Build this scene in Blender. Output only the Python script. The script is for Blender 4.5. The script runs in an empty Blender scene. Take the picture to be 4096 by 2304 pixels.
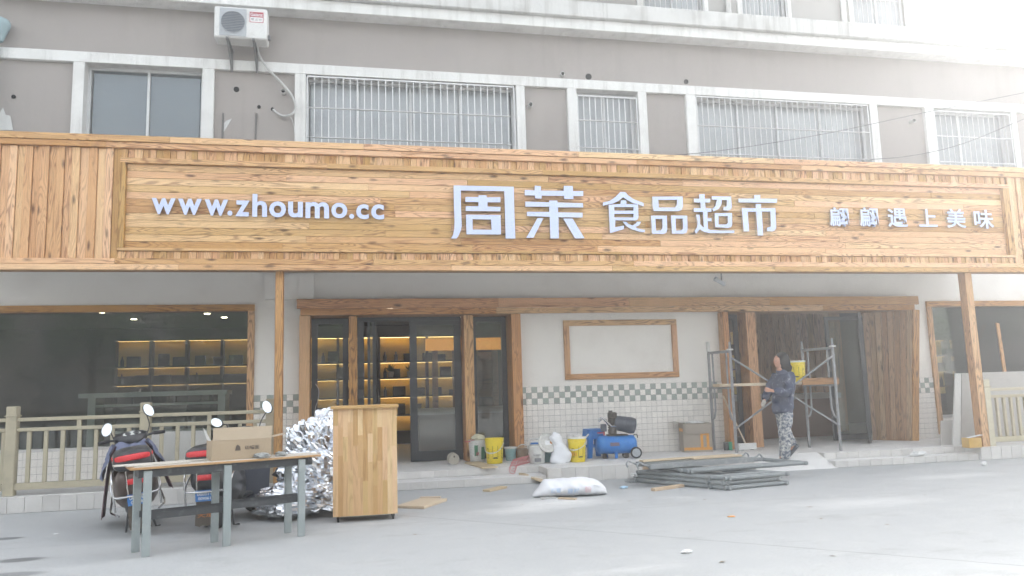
import bpy, bmesh, math, random
from mathutils import Vector, Matrix, Quaternion, noise as mnoise
random.seed(7)
sc = bpy.context.scene
COL = sc.collection
rad = math.radians

# ------------------------------------------------------------------ camera
CAM_H = 1.5
YAW, PITCH, ROLL, FPX = rad(11.95), rad(7.376), rad(-1.6687), 3060.0
_f = Vector((math.sin(YAW)*math.cos(PITCH), math.cos(YAW)*math.cos(PITCH), math.sin(PITCH)))
_r0 = Vector((math.cos(YAW), -math.sin(YAW), 0)); _u0 = _r0.cross(_f)
_r = math.cos(ROLL)*_r0 + math.sin(ROLL)*_u0
_u = -math.sin(ROLL)*_r0 + math.cos(ROLL)*_u0
cam_data = bpy.data.cameras.new('camera'); cam = bpy.data.objects.new('camera', cam_data); COL.objects.link(cam)
cam_data.sensor_width = 36; cam_data.lens = FPX/4096*36; cam_data.clip_start = .05; cam_data.clip_end = 800
cam.matrix_world = Matrix(((_r.x, _u.x, -_f.x, 0), (_r.y, _u.y, -_f.y, 0), (_r.z, _u.z, -_f.z, CAM_H), (0, 0, 0, 1)))
sc.camera = cam

# ------------------------------------------------------------------ light
SUN_EL, SUN_AZ = rad(33), rad(46)          # azimuth clockwise from +Y: the sun stands beyond the building, up to the right
world = bpy.data.worlds.new('World'); sc.world = world; world.use_nodes = True
wn = world.node_tree.nodes; wl = world.node_tree.links
bg = wn['Background']; sky = wn.new('ShaderNodeTexSky'); sky.sky_type = 'NISHITA'; sky.sun_disc = False
sky.sun_elevation = SUN_EL; sky.sun_rotation = SUN_AZ; sky.air_density = 1.6; sky.dust_density = 4.0; sky.ozone_density = 1.0
hs = wn.new('ShaderNodeHueSaturation'); hs.inputs['Saturation'].default_value = .3
wl.new(sky.outputs[0], hs.inputs['Color']); wl.new(hs.outputs[0], bg.inputs['Color']); bg.inputs['Strength'].default_value = .15
sun_d = bpy.data.lights.new('sun', 'SUN'); sun_d.energy = 2.0; sun_d.angle = rad(12); sun_d.color = (1, .99, .985)
sun = bpy.data.objects.new('sun', sun_d); COL.objects.link(sun)
_sd = Vector((math.sin(SUN_AZ)*math.cos(SUN_EL), math.cos(SUN_AZ)*math.cos(SUN_EL), math.sin(SUN_EL)))
sun.rotation_euler = _sd.to_track_quat('Z', 'Y').to_euler()
sc.view_settings.view_transform = 'Standard'; sc.view_settings.look = 'None'
sc.view_settings.exposure = 2.1; sc.view_settings.gamma = 1.0
sc.cycles.max_bounces = 6; sc.cycles.diffuse_bounces = 3; sc.cycles.glossy_bounces = 3; sc.cycles.use_adaptive_sampling = True; sc.cycles.adaptive_threshold = .05; sc.cycles.transparent_max_bounces = 12; sc.cycles.use_denoising = True
sc.cycles.caustics_reflective = False; sc.cycles.caustics_refractive = False; sc.cycles.sample_clamp_indirect = 6

# ------------------------------------------------------------------ measuring helpers (photo pixel -> place on a known plane)
def ray(px, py): return _f + (px-2048)/FPX*_r - (py-1152)/FPX*_u
def W(px, py, Y):                       # point on the upright plane at depth Y
    d = ray(px, py); t = Y/d.y; return Vector((d.x*t, Y, CAM_H+d.z*t))
def G(px, py, z=0.0):                   # point on the level plane at height z
    d = ray(px, py); t = (z-CAM_H)/d.z; return Vector((d.x*t, d.y*t, z))

# ------------------------------------------------------------------ objects
wm = {}
def link(o, parent=None, mat=None, local=False):
    """mat: world matrix (or local matrix when local)"""
    COL.objects.link(o)
    mat = mat or Matrix()
    if parent is not None:
        o.parent = parent
        if local:
            o.matrix_basis = mat; wm[o.name] = wm[parent.name] @ mat
        else:
            o.matrix_parent_inverse = wm[parent.name].inverted(); o.matrix_basis = mat; wm[o.name] = mat.copy()
    else:
        o.matrix_basis = mat; wm[o.name] = mat.copy()
    return o
def tag(o, label, cat=None, group=None, kind=None):
    if label: o['label'] = label
    if cat: o['category'] = cat
    if group: o['group'] = group
    if kind: o['kind'] = kind
    return o
def thing(name, label, cat, loc=(0, 0, 0), rz=0.0, group=None, rot=None):
    o = bpy.data.objects.new(name, None); o.empty_display_size = .1
    m = Matrix.Translation(Vector(loc)) @ (rot.to_4x4() if rot is not None else Matrix.Rotation(rz, 4, 'Z'))
    link(o, None, m); tag(o, label, cat, group); return o

class MB:
    """collects geometry for one mesh"""
    def __init__(s): s.v = []; s.f = []; s.mi = []; s.cur = 0
    def add(s, vs, fs, M=None):
        n = len(s.v); s.v += [tuple(M @ Vector(v)) if M else tuple(v) for v in vs]
        s.f += [tuple(i+n for i in f) for f in fs]; s.mi += [s.cur]*len(fs); return s
    def box(s, c, d, M=None, ch=0.0):
        x, y, z = d[0]/2, d[1]/2, d[2]/2
        if ch <= 0:
            vs = [(c[0]+a*x, c[1]+b*y, c[2]+e*z) for a in (-1, 1) for b in (-1, 1) for e in (-1, 1)]
            return s.add(vs, [(0, 1, 3, 2), (4, 6, 7, 5), (0, 4, 5, 1), (2, 3, 7, 6), (0, 2, 6, 4), (1, 5, 7, 3)], M)
        vs = []; idx = {}
        for a in (-1, 1):
            for b in (-1, 1):
                for e in (-1, 1):
                    idx[a, b, e, 0] = len(vs); vs.append((c[0]+a*x, c[1]+b*(y-ch), c[2]+e*(z-ch)))
                    idx[a, b, e, 1] = len(vs); vs.append((c[0]+a*(x-ch), c[1]+b*y, c[2]+e*(z-ch)))
                    idx[a, b, e, 2] = len(vs); vs.append((c[0]+a*(x-ch), c[1]+b*(y-ch), c[2]+e*z))
        fs = []
        I = idx
        for k in (-1, 1):
            q = [I[k, -1, -1, 0], I[k, 1, -1, 0], I[k, 1, 1, 0], I[k, -1, 1, 0]]; fs.append(q if k > 0 else q[::-1])
            q = [I[-1, k, -1, 1], I[1, k, -1, 1], I[1, k, 1, 1], I[-1, k, 1, 1]]; fs.append(q if k < 0 else q[::-1])
            q = [I[-1, -1, k, 2], I[1, -1, k, 2], I[1, 1, k, 2], I[-1, 1, k, 2]]; fs.append(q if k > 0 else q[::-1])
        for a in (-1, 1):
            for b in (-1, 1):
                fs.append([I[a, b, -1, 0], I[a, b, 1, 0], I[a, b, 1, 1], I[a, b, -1, 1]])
                fs.append([I[a, -1, b, 0], I[a, 1, b, 0], I[a, 1, b, 2], I[a, -1, b, 2]])
                fs.append([I[-1, a, b, 1], I[1, a, b, 1], I[1, a, b, 2], I[-1, a, b, 2]])
                for e in (-1, 1): fs.append([I[a, b, e, 0], I[a, b, e, 1], I[a, b, e, 2]])
        return s.add(vs, fs, M)
    def tube(s, pts, r, n=8, closed=False, caps=True, flat=1.0):
        pts = [Vector(p) for p in pts]; m = len(pts); rs = r if isinstance(r, (list, tuple)) else [r]*m
        base = len(s.v); up = None
        for i, p in enumerate(pts):
            a = pts[i-1] if (i > 0 or closed) else p; b = pts[(i+1) % m] if (i < m-1 or closed) else p
            t = (b-a)
            t = t.normalized() if t.length > 1e-9 else Vector((0, 0, 1))
            if up is None:
                up = Vector((0, 0, 1)) if abs(t.z) < .9 else Vector((1, 0, 0))
            x = t.cross(up)
            if x.length < 1e-6: x = t.cross(Vector((0, 1, .3)))
            x.normalize(); y = x.cross(t).normalized(); up = y
            for k in range(n):
                th = 2*math.pi*k/n; s.v.append(tuple(p + x*math.cos(th)*rs[i] + y*math.sin(th)*rs[i]*flat))
        fs = []
        for i in range(m if closed else m-1):
            j = (i+1) % m
            for k in range(n):
                k2 = (k+1) % n; fs.append((base+i*n+k, base+i*n+k2, base+j*n+k2, base+j*n+k))
        if caps and not closed:
            fs.append(tuple(base+k for k in range(n))[::-1]); fs.append(tuple(base+(m-1)*n+k for k in range(n)))
        s.f += fs; s.mi += [s.cur]*len(fs); return s
    def lathe(s, prof, n=24, M=None, cap0=True, cap1=True):
        vs = []; fs = []
        for r, z in prof:
            for k in range(n): th = 2*math.pi*k/n; vs.append((r*math.cos(th), r*math.sin(th), z))
        for i in range(len(prof)-1):
            for k in range(n):
                k2 = (k+1) % n; fs.append((i*n+k, i*n+k2, (i+1)*n+k2, (i+1)*n+k))
        if cap0: fs.append(tuple(range(n))[::-1])
        if cap1: fs.append(tuple((len(prof)-1)*n+k for k in range(n)))
        return s.add(vs, fs, M)
    def ell(s, c, r, n=12, m=8, M=None):
        vs = []; fs = []
        for i in range(1, m):
            a = math.pi*i/m
            for k in range(n): th = 2*math.pi*k/n; vs.append((c[0]+r[0]*math.sin(a)*math.cos(th), c[1]+r[1]*math.sin(a)*math.sin(th), c[2]+r[2]*math.cos(a)))
        t = len(vs); vs += [(c[0], c[1], c[2]+r[2]), (c[0], c[1], c[2]-r[2])]
        for i in range(m-2):
            for k in range(n): k2 = (k+1) % n; fs.append((i*n+k, (i+1)*n+k, (i+1)*n+k2, i*n+k2))
        for k in range(n): k2 = (k+1) % n; fs.append((t, k, k2)); fs.append((t+1, (m-2)*n+k2, (m-2)*n+k))
        return s.add(vs, fs, M)
    def prism(s, outline, y0, y1, M=None):
        """outline [(x,z)] extruded along y"""
        n = len(outline); vs = [(x, y0, z) for x, z in outline] + [(x, y1, z) for x, z in outline]
        fs = [tuple(range(n)), tuple(range(2*n-1, n-1, -1))] + [(i, n+i, n+(i+1) % n, (i+1) % n) for i in range(n)]
        return s.add(vs, fs, M)
    def grid(s, fn, nu, nv, M=None, wrap=False):
        vs = [fn(i/nu, j/nv) for i in range(nu+1) for j in range(nv+1)]
        fs = [(i*(nv+1)+j, (i+1)*(nv+1)+j, (i+1)*(nv+1)+j+1, i*(nv+1)+j+1) for i in range(nu) for j in range(nv)]
        return s.add(vs, fs, M)
    def mesh(s, name, mats, smooth=None):
        me = bpy.data.meshes.new(name); me.from_pydata(s.v, [], s.f)
        mats = mats if isinstance(mats, (list, tuple)) else [mats]
        for m in mats: me.materials.append(m)
        if len(mats) > 1: me.polygons.foreach_set('material_index', s.mi)
        bm = bmesh.new(); bm.from_mesh(me); bmesh.ops.recalc_face_normals(bm, faces=bm.faces); bm.to_mesh(me); bm.free()
        if smooth: me.shade_smooth(); me.set_sharp_from_angle(angle=rad(smooth))
        return me
    def obj(s, name, mats, parent=None, smooth=35, local=False, mat=None, center=True):
        """links the collected geometry; geometry is in world space (or in the parent's space when local)"""
        m = mat
        if m is None and center and s.v:
            lo = [min(v[i] for v in s.v) for i in range(3)]; hi = [max(v[i] for v in s.v) for i in range(3)]
            c = Vector(((lo[0]+hi[0])/2, (lo[1]+hi[1])/2, (lo[2]+hi[2])/2 if parent else lo[2]))
            s.v = [(v[0]-c.x, v[1]-c.y, v[2]-c.z) for v in s.v]; m = Matrix.Translation(c)
        o = bpy.data.objects.new(name, s.mesh(name, mats, smooth)); return link(o, parent, m, local)

_pm = {}
def plank(name, p0, p1, width, thick, facing, mat, parent=None, ch=.003, local=False, share=True):
    """a board from p0 to p1 (centre line of its outer face); its broad face looks along `facing`. local x = the grain"""
    p0, p1, n = Vector(p0), Vector(p1), Vector(facing).normalized()
    x = (p1-p0); L = x.length; x.normalize(); y = n.cross(x).normalized(); n = x.cross(y)
    m = Matrix((x, y, n)).transposed().to_4x4(); m.translation = (p0+p1)/2 - n*thick/2
    key = (round(L, 3), round(width, 3), round(thick, 3), ch, mat.name)
    me = _pm.get(key)
    if me is None:
        me = MB().box((0, 0, 0), (L, width, thick), ch=min(ch, thick*.4, width*.2)).mesh(name, mat); _pm[key] = me
    return link(bpy.data.objects.new(name, me), parent, m, local)
def bx(name, x0, x1, y0, y1, z0, z1, mat, parent=None, ch=.0, local=False):
    return MB().box(((x0+x1)/2, (y0+y1)/2, (z0+z1)/2), (abs(x1-x0), abs(y1-y0), abs(z1-z0)), ch=ch).obj(name, mat, parent, None, local)

# ------------------------------------------------------------------ materials
def srgb(r, g, b):
    f = lambda c: (c/255/12.92) if c/255 <= .04045 else ((c/255+.055)/1.055)**2.4
    return (f(r), f(g), f(b))
class NT:
    def __init__(s, name):
        s.m = bpy.data.materials.new(name); s.m.use_nodes = True; s.t = s.m.node_tree; s.n = s.t.nodes; s.l = s.t.links
        s.b = s.n['Principled BSDF']; s.out = s.n['Material Output']
    def new(s, k, **kw):
        o = s.n.new('ShaderNode'+k)
        for a, v in kw.items(): setattr(o, a, v)
        return o
    def set(s, sock, v):
        if isinstance(v, bpy.types.NodeSocket): s.l.new(v, sock)
        else: sock.default_value = v
    def math(s, op, a, b=None, c=None, clamp=False):
        o = s.new('Math', operation=op); o.use_clamp = clamp; s.set(o.inputs[0], a)
        if b is not None: s.set(o.inputs[1], b)
        if c is not None: s.set(o.inputs[2], c)
        return o.outputs[0]
    def mix(s, f, a, b, mode='MIX'):
        o = s.new('Mix', data_type='RGBA', blend_type=mode); s.set(o.inputs[0], f)
        s.set(o.inputs[6], a if not isinstance(a, tuple) else (*a[:3], 1)); s.set(o.inputs[7], b if not isinstance(b, tuple) else (*b[:3], 1)); return o.outputs[2]
    def noise(s, vec, scale, detail=4, rough=.5, dist=0):
        o = s.new('TexNoise'); s.set(o.inputs['Vector'], vec); o.inputs['Scale'].default_value = scale; o.inputs['Detail'].default_value = detail
        o.inputs['Roughness'].default_value = rough; o.inputs['Distortion'].default_value = dist; return o.outputs['Fac']
    def vmul(s, vec, v):
        o = s.new('VectorMath', operation='MULTIPLY'); s.set(o.inputs[0], vec); s.set(o.inputs[1], v); return o.outputs[0]
    def vadd(s, vec, v):
        o = s.new('VectorMath', operation='ADD'); s.set(o.inputs[0], vec); s.set(o.inputs[1], v); return o.outputs[0]
    def ramp(s, f, a, b):
        o = s.new('MapRange'); o.clamp = True; s.set(o.inputs[0], f); o.inputs[1].default_value = a; o.inputs[2].default_value = b; return o.outputs[0]
    def coord(s, kind='Object'): return s.new('TexCoord').outputs[kind]
    def world(s): return s.new('NewGeometry').outputs['Position']
    def rnd(s): return s.new('ObjectInfo').outputs['Random']
    def bump(s, h, strength=.3, dist=.01):
        o = s.new('Bump'); o.inputs['Strength'].default_value = strength; o.inputs['Distance'].default_value = dist; s.set(o.inputs['Height'], h)
        s.l.new(o.outputs[0], s.b.inputs['Normal'])
    def fin(s, col, rough=.6, metal=0.0, spec=.5):
        s.set(s.b.inputs['Base Color'], col if not isinstance(col, tuple) else (*col[:3], 1)); s.set(s.b.inputs['Roughness'], rough)
        s.set(s.b.inputs['Metallic'], metal); s.b.inputs['Specular IOR Level'].default_value = spec; return s.m
def M(name, col, rough=.6, metal=0.0, var=.1, scale=6.0, bump=0.0, dirt=None, dirt_amt=.5, tint=0.0, spec=.5, dlo=.5):
    """plain surface with uneven tone, optional dirt blotches, optional per-object tint"""
    t = NT(name); p = t.world() if tint == 0 else t.vadd(t.coord(), t.vmul(t.new('ObjectInfo').outputs['Random'], (37., 53., 71.)))
    n1 = t.noise(p, scale, 2, .6); n2 = t.noise(p, scale*7, 2, .6)
    k = t.math('MULTIPLY_ADD', t.math('ADD', n1, t.math('MULTIPLY', n2, .5)), var*2, 1-var*1.5)
    if tint: k = t.math('MULTIPLY', k, t.math('MULTIPLY_ADD', t.rnd(), tint*2, 1-tint))
    c = t.mix(1.0, col, (1, 1, 1), 'MULTIPLY'); vm = t.new('VectorMath', operation='SCALE'); t.set(vm.inputs[0], c); t.set(vm.inputs['Scale'], k); c = vm.outputs[0]
    if dirt: c = t.mix(t.math('MULTIPLY', t.ramp(t.noise(p, scale*1.7, 4, .65), dlo, dlo+.2), dirt_amt), c, dirt)
    r = t.math('MULTIPLY_ADD', n2, .2, rough-.1, clamp=True)
    if bump: t.bump(n2, bump, .004)
    return t.fin(c, r, metal, spec)
def streaked(name, col, dirt, amt=.5, rough=.8):
    """render with rain streaks running down and blotchy grime"""
    t = NT(name); p = t.world(); st = t.noise(t.vmul(p, (7., 7., .45)), 1.0, 4, .65); bl = t.noise(p, 1.1, 4, .65); fi = t.noise(p, 40, 2)
    k = t.math('MULTIPLY', t.math('ADD', t.ramp(st, .5, .75), t.math('MULTIPLY', t.ramp(bl, .48, .75), .8)), amt, clamp=True)
    c = t.mix(t.math('MULTIPLY', fi, .25), col, tuple(x*.8 for x in col)); t.bump(fi, .12, .004); return t.fin(t.mix(k, c, dirt), rough, 0, .3)
def wood(name, light, dark, tone=.25, rings=26.0, knots=1.0, grain=1.0, rough=.55, contrast=1.0):
    """flat-sawn pine: contour-line grain along local x, knots, each board with its own tone"""
    t = NT(name); o = t.coord(); rn = t.rnd()
    off = t.vmul(rn, (71., 37., 53.)); p = t.vadd(o, off)
    # rn is a float socket: the Vector Math input broadcasts it
    q = t.vmul(p, (1.0, 9.0, 9.0)); h = t.noise(q, 1.0, 1.5, .35, .25)
    w = t.math('SINE', t.math('MULTIPLY', h, rings*6.28*.5))
    line = t.math('POWER', t.math('MULTIPLY_ADD', w, .5, .5), 3.0)
    amt = t.ramp(t.noise(t.vmul(p, (.5, 3., 3.)), 1.0, 2, .5), .34, .58)        # figure is strong in places only
    fine = t.noise(t.vmul(p, (3., 90., 90.)), 1.0, 3, .6)
    vo = t.new('TexVoronoi', feature='F1'); t.set(vo.inputs['Vector'], t.vmul(p, (2.3, 7.0, 7.0))); vo.inputs['Scale'].default_value = 1.0; vo.inputs['Randomness'].default_value = 1.0
    wc = t.new('SeparateColor'); t.l.new(vo.outputs['Color'], wc.inputs[0])
    kd = t.math('ADD', vo.outputs['Distance'], t.math('MULTIPLY', t.noise(t.vmul(p, (14, 30, 30)), 1, 2), .10))
    has = t.math('GREATER_THAN', wc.outputs[0], 1-.5*knots)
    kn = t.math('MULTIPLY', t.math('SUBTRACT', 1, t.ramp(kd, .12, .27)), has)
    tone1 = t.mix(t.math('MULTIPLY', line, t.math('MULTIPLY', amt, .78*contrast)), light, dark)
    tone2 = t.mix(t.math('MULTIPLY', t.ramp(fine, .45, .8), .35*grain), tone1, dark)
    kcol = tuple(c*.33 for c in dark)
    c = t.mix(t.math('MULTIPLY', kn, .85), tone2, kcol)
    h2 = t.new('HueSaturation'); t.set(h2.inputs['Color'], c)
    r2 = t.math('FRACT', t.math('MULTIPLY', rn, 17.3)); r3 = t.math('FRACT', t.math('MULTIPLY', rn, 41.7))
    t.set(h2.inputs['Value'], t.math('MULTIPLY_ADD', r2, tone*2, 1-tone)); t.set(h2.inputs['Hue'], t.math('MULTIPLY_ADD', r3, .018, .494)); t.set(h2.inputs['Saturation'], t.math('MULTIPLY_ADD', r2, -.25, 1.12))

    return t.fin(h2.outputs[0], rough, 0, .35)
def glass(name, tint=(.9, .95, .93), refl=1.0, ior=1.5, opac=0.0, rough=.01):
    t = NT(name); fr = t.new('Fresnel'); fr.inputs['IOR'].default_value = ior
    tr = t.new('BsdfTransparent'); tr.inputs['Color'].default_value = (*tint, 1)
    gl = t.new('BsdfGlossy'); gl.inputs['Roughness'].default_value = rough; gl.inputs['Color'].default_value = (1, 1, 1, 1)
    a = t.new('MixShader'); t.l.new(t.math('MULTIPLY', fr.outputs[0], refl, clamp=True), a.inputs[0]); t.l.new(tr.outputs[0], a.inputs[1]); t.l.new(gl.outputs[0], a.inputs[2])
    last = a
    if opac > 0:      # pale film: thin dust on shop glass, upstairs a painted-in washed-out veil
        df = t.new('BsdfDiffuse'); df.inputs['Color'].default_value = (.76, .79, .82, 1); b = t.new('MixShader')
        t.l.new(t.math('MULTIPLY_ADD', t.noise(t.world(), 1.3, 4), opac*.6, opac*.7), b.inputs[0]); t.l.new(a.outputs[0], b.inputs[1]); t.l.new(df.outputs[0], b.inputs[2]); last = b
    t.l.new(last.outputs[0], t.out.inputs['Surface']); return t.m
def emit(name, col, s):
    t = NT(name); t.b.inputs['Emission Color'].default_value = (*col, 1); t.b.inputs['Emission Strength'].default_value = s; return t.fin(col, .6)

PINE = wood('pine fascia', (.69, .42, .205), (.27, .105, .045), .22, 26, 1.7)
PINE_POST = wood('pine post', (.58, .31, .135), (.18, .07, .03), .12, 22, .7, 1.2)
PINE_BROWN = wood('stained pine', (.42, .23, .11), (.13, .06, .028), .18, 22, .8, 1.2)
PINE_PALE = wood('pale finger-jointed pine', (.66, .43, .22), (.40, .21, .09), .17, 12, .35, .8, .5, .6)
RAW = wood('raw board', (.60, .47, .33), (.36, .26, .17), .1, 14, .2, .8, .7, .5)
M_WALL = streaked('grey render', srgb(166, 160, 156), srgb(146, 140, 136), .3, .85)
M_TRIM = streaked('white render trim', srgb(228, 228, 226), srgb(172, 170, 166), .5)
M_PLASTER = M('white plaster', srgb(236, 232, 226), .8, var=.03, scale=.8, dirt=srgb(206, 198, 188), dirt_amt=.25)
M_SOFFIT = M('soffit board', srgb(196, 193, 189), .8, var=.05, scale=1.0)
M_TILE = M('pale glazed tile', srgb(236, 231, 224), .35, var=.04, scale=1.5, tint=.05)
M_TILEG = M('green grey glazed tile', srgb(162, 168, 161), .35, var=.05, scale=1.5, tint=.10)
M_GROUT = M('dark grout', srgb(150, 146, 142), .9)
M_STEP = M('step tile', srgb(204, 201, 197), .5, var=.06, scale=1.1, tint=.07, dirt=srgb(176, 172, 168), dirt_amt=.4)
M_ALU = M('white aluminium', srgb(205, 207, 208), .4, var=.04)
M_BARS = M('steel grille bar', srgb(205, 205, 205), .35, .35, var=.06)
M_BLACKF = M('charcoal door frame', srgb(48, 50, 54), .4, var=.08)
M_GLASS = glass('shop window glass', (.80, .84, .81), 1.3, 1.5, .02)
M_GLASS2 = glass('upstairs window glass', (.93, .96, .97), 1.5, 1.55, .42); M_GLASS3 = glass('clear upstairs glass', (.90, .94, .96), 1.3, 1.5, .06)
M_CURTAIN = M('pale curtain', srgb(226, 230, 234), .9, var=.08, scale=3)
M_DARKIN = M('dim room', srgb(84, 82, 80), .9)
# ================================================================== the setting
def ground_mat():
    t = NT('dusty concrete'); p = t.world()
    n1 = t.noise(p, .35, 3, .6); n2 = t.noise(p, 2.2, 5, .65); n3 = t.noise(p, 38, 3, .7)
    c = t.mix(n1, srgb(166, 168, 169), srgb(183, 185, 185)); c = t.mix(t.math('MULTIPLY', t.ramp(n2, .48, .72), .5), c, srgb(186, 187, 186)); c = t.mix(t.math('MULTIPLY', t.ramp(n3, .5, .8), .35), c, srgb(128, 128, 126))
    sx = t.new('SeparateXYZ'); t.l.new(p, sx.inputs[0]); X, Y = sx.outputs[0], sx.outputs[1]
    nb = t.math('SUBTRACT', t.noise(p, 3.0, 4, .65), .5); nj = t.math('MULTIPLY', nb, .03)
    def blob(cx, cy, rx, ry, soft=.5, wob=.5):
        dx = t.math('DIVIDE', t.math('SUBTRACT', X, cx), rx); dy = t.math('DIVIDE', t.math('SUBTRACT', Y, cy), ry)
        d = t.math('SQRT', t.math('ADD', t.math('MULTIPLY', dx, dx), t.math('MULTIPLY', dy, dy)))
        d = t.math('ADD', d, t.math('MULTIPLY', nb, wob*2)); return t.math('SUBTRACT', 1, t.ramp(d, 1-soft, 1+soft*.3))
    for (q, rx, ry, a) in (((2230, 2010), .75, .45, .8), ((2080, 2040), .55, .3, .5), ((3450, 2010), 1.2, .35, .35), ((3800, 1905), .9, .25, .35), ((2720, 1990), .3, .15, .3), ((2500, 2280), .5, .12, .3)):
        g = G(*q); c = t.mix(t.math('MULTIPLY', blob(g.x, g.y, rx, ry, .8), a), c, srgb(222, 222, 220))        # spilled plaster dust; the two long right-hand streaks paint in sun flecks
    for (q, rx, ry, a) in (((80, 2240), .22, .12, .75), ((20, 2155), .2, .1, .7), ((40, 2300), .3, .12, .55), ((760, 2080), 1.1, .45, .3), ((2790, 1935), 1.2, .35, .35)):
        g = G(*q); c = t.mix(t.math('MULTIPLY', blob(g.x, g.y, rx, ry, .35, .25), a), c, srgb(92, 94, 95))       # oil and grime
    # hairline joint running across the yard
    a, b = G(2450, 2130), G(3500, 2215); ab = (b-a); L = ab.length
    k = t.math('SUBTRACT', t.math('MULTIPLY', t.math('SUBTRACT', X, a.x), ab.y/L), t.math('MULTIPLY', t.math('SUBTRACT', Y, a.y), ab.x/L))
    k = t.math('ABSOLUTE', t.math('ADD', k, nj))
    c = t.mix(t.math('MULTIPLY', t.math('SUBTRACT', 1, t.ramp(k, .003, .010)), .6), c, srgb(95, 95, 95))
    for ax, pos in ((X, -6.4), (X, 11.6), (Y, 9.05), (Y, 4.6)):
        k = t.math('ABSOLUTE', t.math('ADD', t.math('SUBTRACT', ax, pos), nj))
        c = t.mix(t.math('MULTIPLY', t.math('SUBTRACT', 1, t.ramp(k, .003, .009)), t.math('MULTIPLY', t.ramp(n1, .42, .55), .55)), c, srgb(112, 112, 112))
    gr = t.ramp(t.noise(t.vmul(p, (1., 2.2, 1.)), 1.1, 6, .7), .54, .72); c = t.mix(t.math('MULTIPLY', gr, .35), c, srgb(136, 135, 132))
    sp = t.new('TexVoronoi', feature='F1'); t.set(sp.inputs['Vector'], p); sp.inputs['Scale'].default_value = 9.0; c = t.mix(t.math('MULTIPLY', t.math('SUBTRACT', 1, t.ramp(sp.outputs['Distance'], .05, .11)), .3), c, srgb(110, 108, 104))
    t.bump(t.math('ADD', n3, t.math('MULTIPLY', n2, .6)), .25, .004); return t.fin(c, .9, 0, .2)
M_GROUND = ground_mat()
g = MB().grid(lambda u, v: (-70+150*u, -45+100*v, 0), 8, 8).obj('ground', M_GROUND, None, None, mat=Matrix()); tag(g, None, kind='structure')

YW, ZL, YF = 13.75, .22, 11.6
M_PAVE = M('dusty ledge paving', srgb(222, 221, 219), .7, var=.07, scale=1.2, dirt=srgb(196, 194, 191), dirt_amt=.5)
lm = MB()
lm.box((-5.05, 16.0, .11), (7.9, 8.41, .22)); lm.box((.95, 16.31, .11), (4.1, 7.79, .22)); lm.box((.95, 12.175, .053), (4.1, .47, .114)); lm.box((4.76, 16.035, .11), (3.52, 8.34, .22))
lm.box((7.235, 16.2, .11), (1.43, 7.99, .22)); lm.box((9.35, 16.12, .11), (2.8, 8.17, .22)); lm.box((9.35, 11.89, .053), (2.8, .30, .114)); lm.box((12.9, 15.95, .11), (4.3, 8.53, .22))
lm.prism([(0, 0), (0, .215), (.5, 0)], 0, 1.43, Matrix(((0, 1, 0, 6.52), (-1, 0, 0, 12.205), (0, 0, 1, 0), (0, 0, 0, 1))))
ledge = lm.obj('raised_pavement', M_PAVE, None, None); tag(ledge, None, kind='structure')
def riser(x0, x1, y, z0, z1, wdt=.215):
    n = max(1, round((x1-x0)/wdt)); d = (x1-x0)/n
    for i in range(n):
        a = x0+i*d+.003; b = a+d-.006
        plank('riser_tile', (a, y-.012+random.uniform(0, .002), (z0+z1)/2), (b, y-.012, (z0+z1)/2), z1-z0-.004, .012, (0, -1, 0), M_STEP, ledge, .002)
riser(-6.5, -1.1, 11.795, .003, .222); riser(-1.1, 3.0, 11.94, .003, .112); riser(-1.1, 3.0, 12.415, .114, .222); riser(3.0, 6.52, 11.865, .003, .222)
riser(7.95, 10.75, 11.74, .003, .112); riser(7.95, 10.75, 12.035, .114, .222); riser(10.75, 13.5, 11.685, .003, .222)
for (y0, y1, z0, z1, x) in ((11.87, 12.12, .003, .222, 2.985), (12.13, 12.40, .114, .222, 2.985), (11.87, 12.20, .003, .222, 6.534)):
    plank('riser_tile', (x, y0, (z0+z1)/2), (x, y1, (z0+z1)/2), z1-z0-.004, .012, (-1 if x < 5 else 1, 0, 0), M_STEP, ledge, .002)
# wedge-shaped cheeks of the ramp beside the right-hand steps
for yb, zb in ((12.03, .222), (11.735, .112)):
    MB().prism([(yb, zb), (yb, zb-.11), (yb+.25, zb)], 7.935, 7.949, Matrix(((0, 1, 0, 0), (1, 0, 0, 0), (0, 0, 1, 0), (0, 0, 0, 1)))).obj('riser_tile', M_STEP, ledge, None)

# ================================================================== the building
bld = thing('apartment_building', 'grey rendered apartment block with white window bands above a shop under renovation', 'building', (3, 13.75, 0))
cols = [-9.5, -9.3, -7.0, -6.8, -4.66, -4.478, -2.575, -2.377, -.998, -.806, 3.099, 3.27, 4.122, 4.314, 5.579, 5.758, 6.602, 6.808, 10.798, 10.986, 12.151, 12.371, 14.359, 14.498, 17.0, 17.2]
wins = [(-9.3, -7.0), (-4.478, -2.575), (-.806, 3.099), (4.314, 5.579), (6.808, 10.798), (12.371, 14.359)]
panels = [(-6.8, -4.66), (-2.377, -.998), (3.27, 4.122), (5.758, 6.602), (10.986, 12.151), (14.498, 17.0)]
ZB0, ZB1 = 7.25, 7.44
w = MB(); YU = 13.80
w.box((3.5, YU+.15, (ZB1+8.5)/2), (31, .3, 8.5-ZB1)); w.box((3.5, YU+.15, 4.45), (31, .3, 2.1))
for a, b in panels: w.box(((a+b)/2, YU+.17, 6.37), (b-a, .3, 1.76))
w.obj('wall', M_WALL, bld, None)
for i in range(0, len(cols), 2):
    a, b = cols[i], cols[i+1]; bx('pilaster', a, b, YU-.06, YU+.32, 5.3, ZB0+.002, M_TRIM, bld, .006)
bx('lintel_band', -12, 19, YU-.063, YU+.3, ZB0+.002, ZB1, M_TRIM, bld, .006)
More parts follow.
